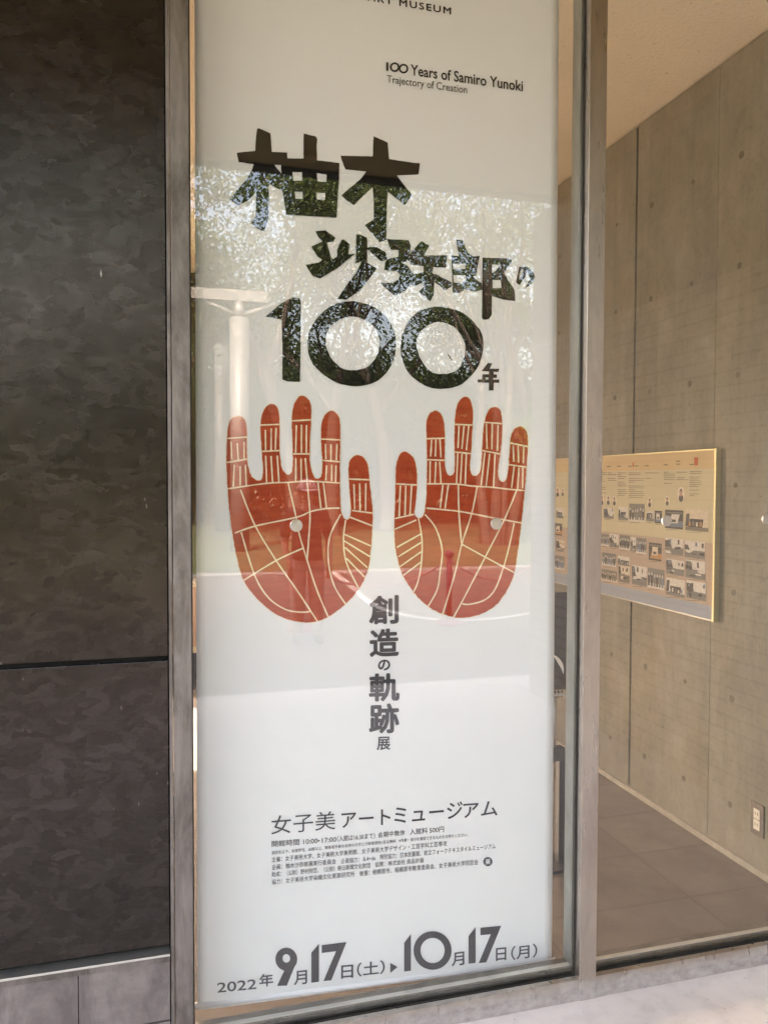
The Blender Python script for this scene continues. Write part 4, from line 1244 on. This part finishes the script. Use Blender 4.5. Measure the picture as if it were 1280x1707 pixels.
# trees
LEAF = None
def make_tree(name, h, spread, nleaf, leafmat, seed, stems=1, base_h=0.35, leaf=0.16, clump=0.55):
    rnd = random.Random(seed)
    root = bpy.data.objects.new(name, None)
    COL.objects.link(root)
    bm = bmesh.new()
    tips = []
    def grow(p, d, ln, r, lvl):
        pts, rad = [p], [r]
        q, dd = p.copy(), d.copy()
        n = 5
        for i in range(n):
            dd = (dd + Vector((rnd.uniform(-1, 1), rnd.uniform(-1, 1), rnd.uniform(-0.3, 0.6))) * 0.16).normalized()
            q = q + dd * ln / n
            pts.append(q.copy())
            rad.append(r * (1 - 0.45 * (i + 1) / n))
        tube(bm, pts, rad, 8 if lvl < 2 else 5, caps=False)
        if lvl >= 2:
            tips.append(pts[-1])
            tips.append(pts[3])
        if lvl < 3:
            k = 3 if lvl == 0 else rnd.choice((2, 3, 3))
            for i in range(k):
                a = rnd.uniform(0, 2 * math.pi) if lvl else 2 * math.pi * i / k + rnd.uniform(-0.5, 0.5)
                tilt = rnd.uniform(0.35, 0.85) * spread
                nd = (dd + Vector((math.cos(a), math.sin(a), 0.05)) * tilt).normalized()
                grow(pts[-1 if i < 2 else 4], nd, ln * rnd.uniform(0.55, 0.8) * (1 if lvl else 0.85), rad[-1] * 0.72, lvl + 1)
    for s in range(stems):
        a = 2 * math.pi * s / max(stems, 1)
        off = Vector((math.cos(a), math.sin(a), 0)) * (0.25 if stems > 1 else 0)
        lean = Vector((math.cos(a), math.sin(a), 0)) * (0.22 if stems > 1 else 0.0)
        grow(off + Vector((0, 0, -0.1)), (Vector((0, 0, 1)) + lean).normalized(), h * base_h, h * 0.018 * (0.7 if stems > 1 else 1), 0)
    obj('trunk', bm, MAT['bark'], root, True)
    me = bpy.data.meshes.new('crown')
    VV, FF = [], []
    per = max(1, nleaf // len(tips))
    for tpt in tips:
        rr = clump * rnd.uniform(0.7, 1.5)
        for i in range(int(per * rnd.uniform(0.5, 1.5))):
            g = Vector((rnd.gauss(0, 1), rnd.gauss(0, 1), rnd.gauss(0, 0.65))) * rr
            c = tpt + g
            n1 = Vector((rnd.gauss(0, 1), rnd.gauss(0, 1), rnd.gauss(0, 1))).normalized()
            n2 = n1.orthogonal().normalized()
            n3 = n1.cross(n2)
            L_ = leaf * rnd.uniform(0.6, 1.3)
            k = len(VV)
            VV += [tuple(c - n2 * L_ * 0.5), tuple(c + n3 * L_ * 0.27), tuple(c + n2 * L_ * 0.5), tuple(c - n3 * L_ * 0.27)]
            FF.append((k, k + 1, k + 2, k + 3))
    me.from_pydata(VV, [], FF)
    link('crown', me, leafmat, root)
    return root

def copy_tree(o):
    c = o.copy()
    COL.objects.link(c)
    for k in [x for x in COL.objects if x.parent == o]:
        d = k.copy()
        COL.objects.link(d)
        d.parent = c
    return c

protoA = make_tree('broadleaf_tree', 11, 1.0, 11500, MAT['leaf'], 3, 1, 0.36, 0.115, 0.33)
protoB = make_tree('broadleaf_tree', 10, 0.75, 9000, MAT['leaf'], 8, 4, 0.42, 0.10, 0.34)
protoC = make_tree('broadleaf_tree', 5.5, 1.2, 12000, MAT['leaf2'], 12, 3, 0.28, 0.10, 0.5)
protoD = make_tree('bushy_tree', 6.5, 1.3, 22000, MAT['hedge'], 21, 3, 0.26, 0.13, 0.75)
spots = [(protoA, 3.6, -17, 0.2, 1.21, 'broad dark tree behind the pale walkway column'),
         (protoA, 7.2, -21, 2.2, 1.27, 'broad dark tree in the middle of the lawn'),
         (protoB, 8.3, -14.5, 0.6, 1.13, 'forked tree with several bare stems at the right of the lawn'),
         (protoB, 11.2, -17.5, 2.6, 1.24, 'tall many stemmed tree behind the forked one'),
         (protoA, 12.5, -26, 4.0, 1.39, 'broad dark tree furthest back on the right'),
         (protoA, 0.2, -25, 1.4, 1.39, 'broad dark tree furthest back on the left'),
         (protoB, 5.2, -25, 4.4, 1.35, 'many stemmed tree behind the middle of the lawn'),
         (protoC, 10.5, -13.2, 0.0, 1.00, 'low yellow green tree at the right edge of the lawn'),
         (protoA, -6.5, -20, 5.2, 1.21, 'broad dark tree left of the walkway'),
         (protoA, 5.0, -19.0, 5.6, 1.17, 'broad dark tree in front of the middle of the lawn, between two others'),
         (protoD, 1.5, -26.0, 0.3, 1.55, 'bushy dark tree before the hedge, behind the walkway columns'),
         (protoD, 5.4, -26.5, 1.9, 1.62, 'bushy dark tree before the hedge, behind the middle of the lawn'),
         (protoD, 9.4, -26.0, 3.3, 1.55, 'bushy dark tree before the hedge, second from the right'),
         (protoD, 13.8, -25.5, 5.0, 1.49, 'bushy dark tree before the hedge, furthest right'),
         (protoD, -3.0, -26.0, 4.1, 1.62, 'bushy dark tree before the hedge, left of the walkway'),
         (protoA, -0.2, -18.6, 3.6, 1.27, 'broad dark tree close beside the rear walkway column'),
         (protoA, 17.5, -19, 3.1, 1.27, 'broad dark tree at the far right of the lawn')]
used = set()
for pt, x, y, rz, sc, lb in spots:
    o = pt if pt not in used else copy_tree(pt)
    used.add(pt)
    o.location = (x, y, -0.02)
    o.rotation_euler = (0, 0, rz)
    o.scale = (sc, sc, sc)
    tag(o, lb, 'tree', 'trees across the lawn')

# hedges behind the lawn
def make_hedge(name, x0, x1, y0, y1, h, nleaf, seed, label, leafmat):
    rnd = random.Random(seed)
    root = thing(name, ((x0 + x1) / 2, (y0 + y1) / 2, 0), label, 'hedge', 'hedges behind the lawn')
    VV, FF = [], []
    for i in range(nleaf):
        x, y = rnd.uniform(x0, x1), rnd.uniform(y0, y1)
        top_ = h * (0.72 + 0.45 * noise.noise(Vector((x * 0.35, y * 0.5, seed))) + 0.15 * noise.noise(Vector((x * 1.3, y, seed))))
        z = top_ * (1 - rnd.random() ** 1.6 * 0.98)
        c = Vector((x, y, z))
        n1 = Vector((rnd.gauss(0, 1), rnd.gauss(0, 1), rnd.gauss(0, 1))).normalized()
        n2 = n1.orthogonal().normalized()
        n3 = n1.cross(n2)
        L_ = 0.3 * rnd.uniform(0.6, 1.3)
        k = len(VV)
        VV += [tuple(c - n2 * L_ * 0.5), tuple(c + n3 * L_ * 0.32), tuple(c + n2 * L_ * 0.5), tuple(c - n3 * L_ * 0.32)]
        FF.append((k, k + 1, k + 2, k + 3))
    me = bpy.data.meshes.new('foliage')
    me.from_pydata(VV, [], FF)
    link('foliage', me, leafmat, root)
    bm = bmesh.new()
    for i in range(int((x1 - x0) / 1.2)):
        x, y = rnd.uniform(x0, x1), rnd.uniform(y0, y1)
        tube(bm, [(x, y, -0.1), (x + rnd.uniform(-0.3, 0.3), y, h * 0.7)], [0.06, 0.02], 6)
    obj('stems', bm, MAT['bark'], root)
    return root
make_hedge('hedge', -14, 6, -30, -27, 6.2, 26000, 1, 'tall dark hedge closing the lawn on the left', MAT['hedge'])
make_hedge('hedge', 6, 26, -31, -28, 5.6, 26000, 2, 'tall dark hedge closing the lawn on the right', MAT['hedge'])
make_hedge('hedge', -6, 3.4, 13, 14.5, 4.5, 9000, 5, 'dark hedge behind the museum, beyond the unseen back window', MAT['hedge'])
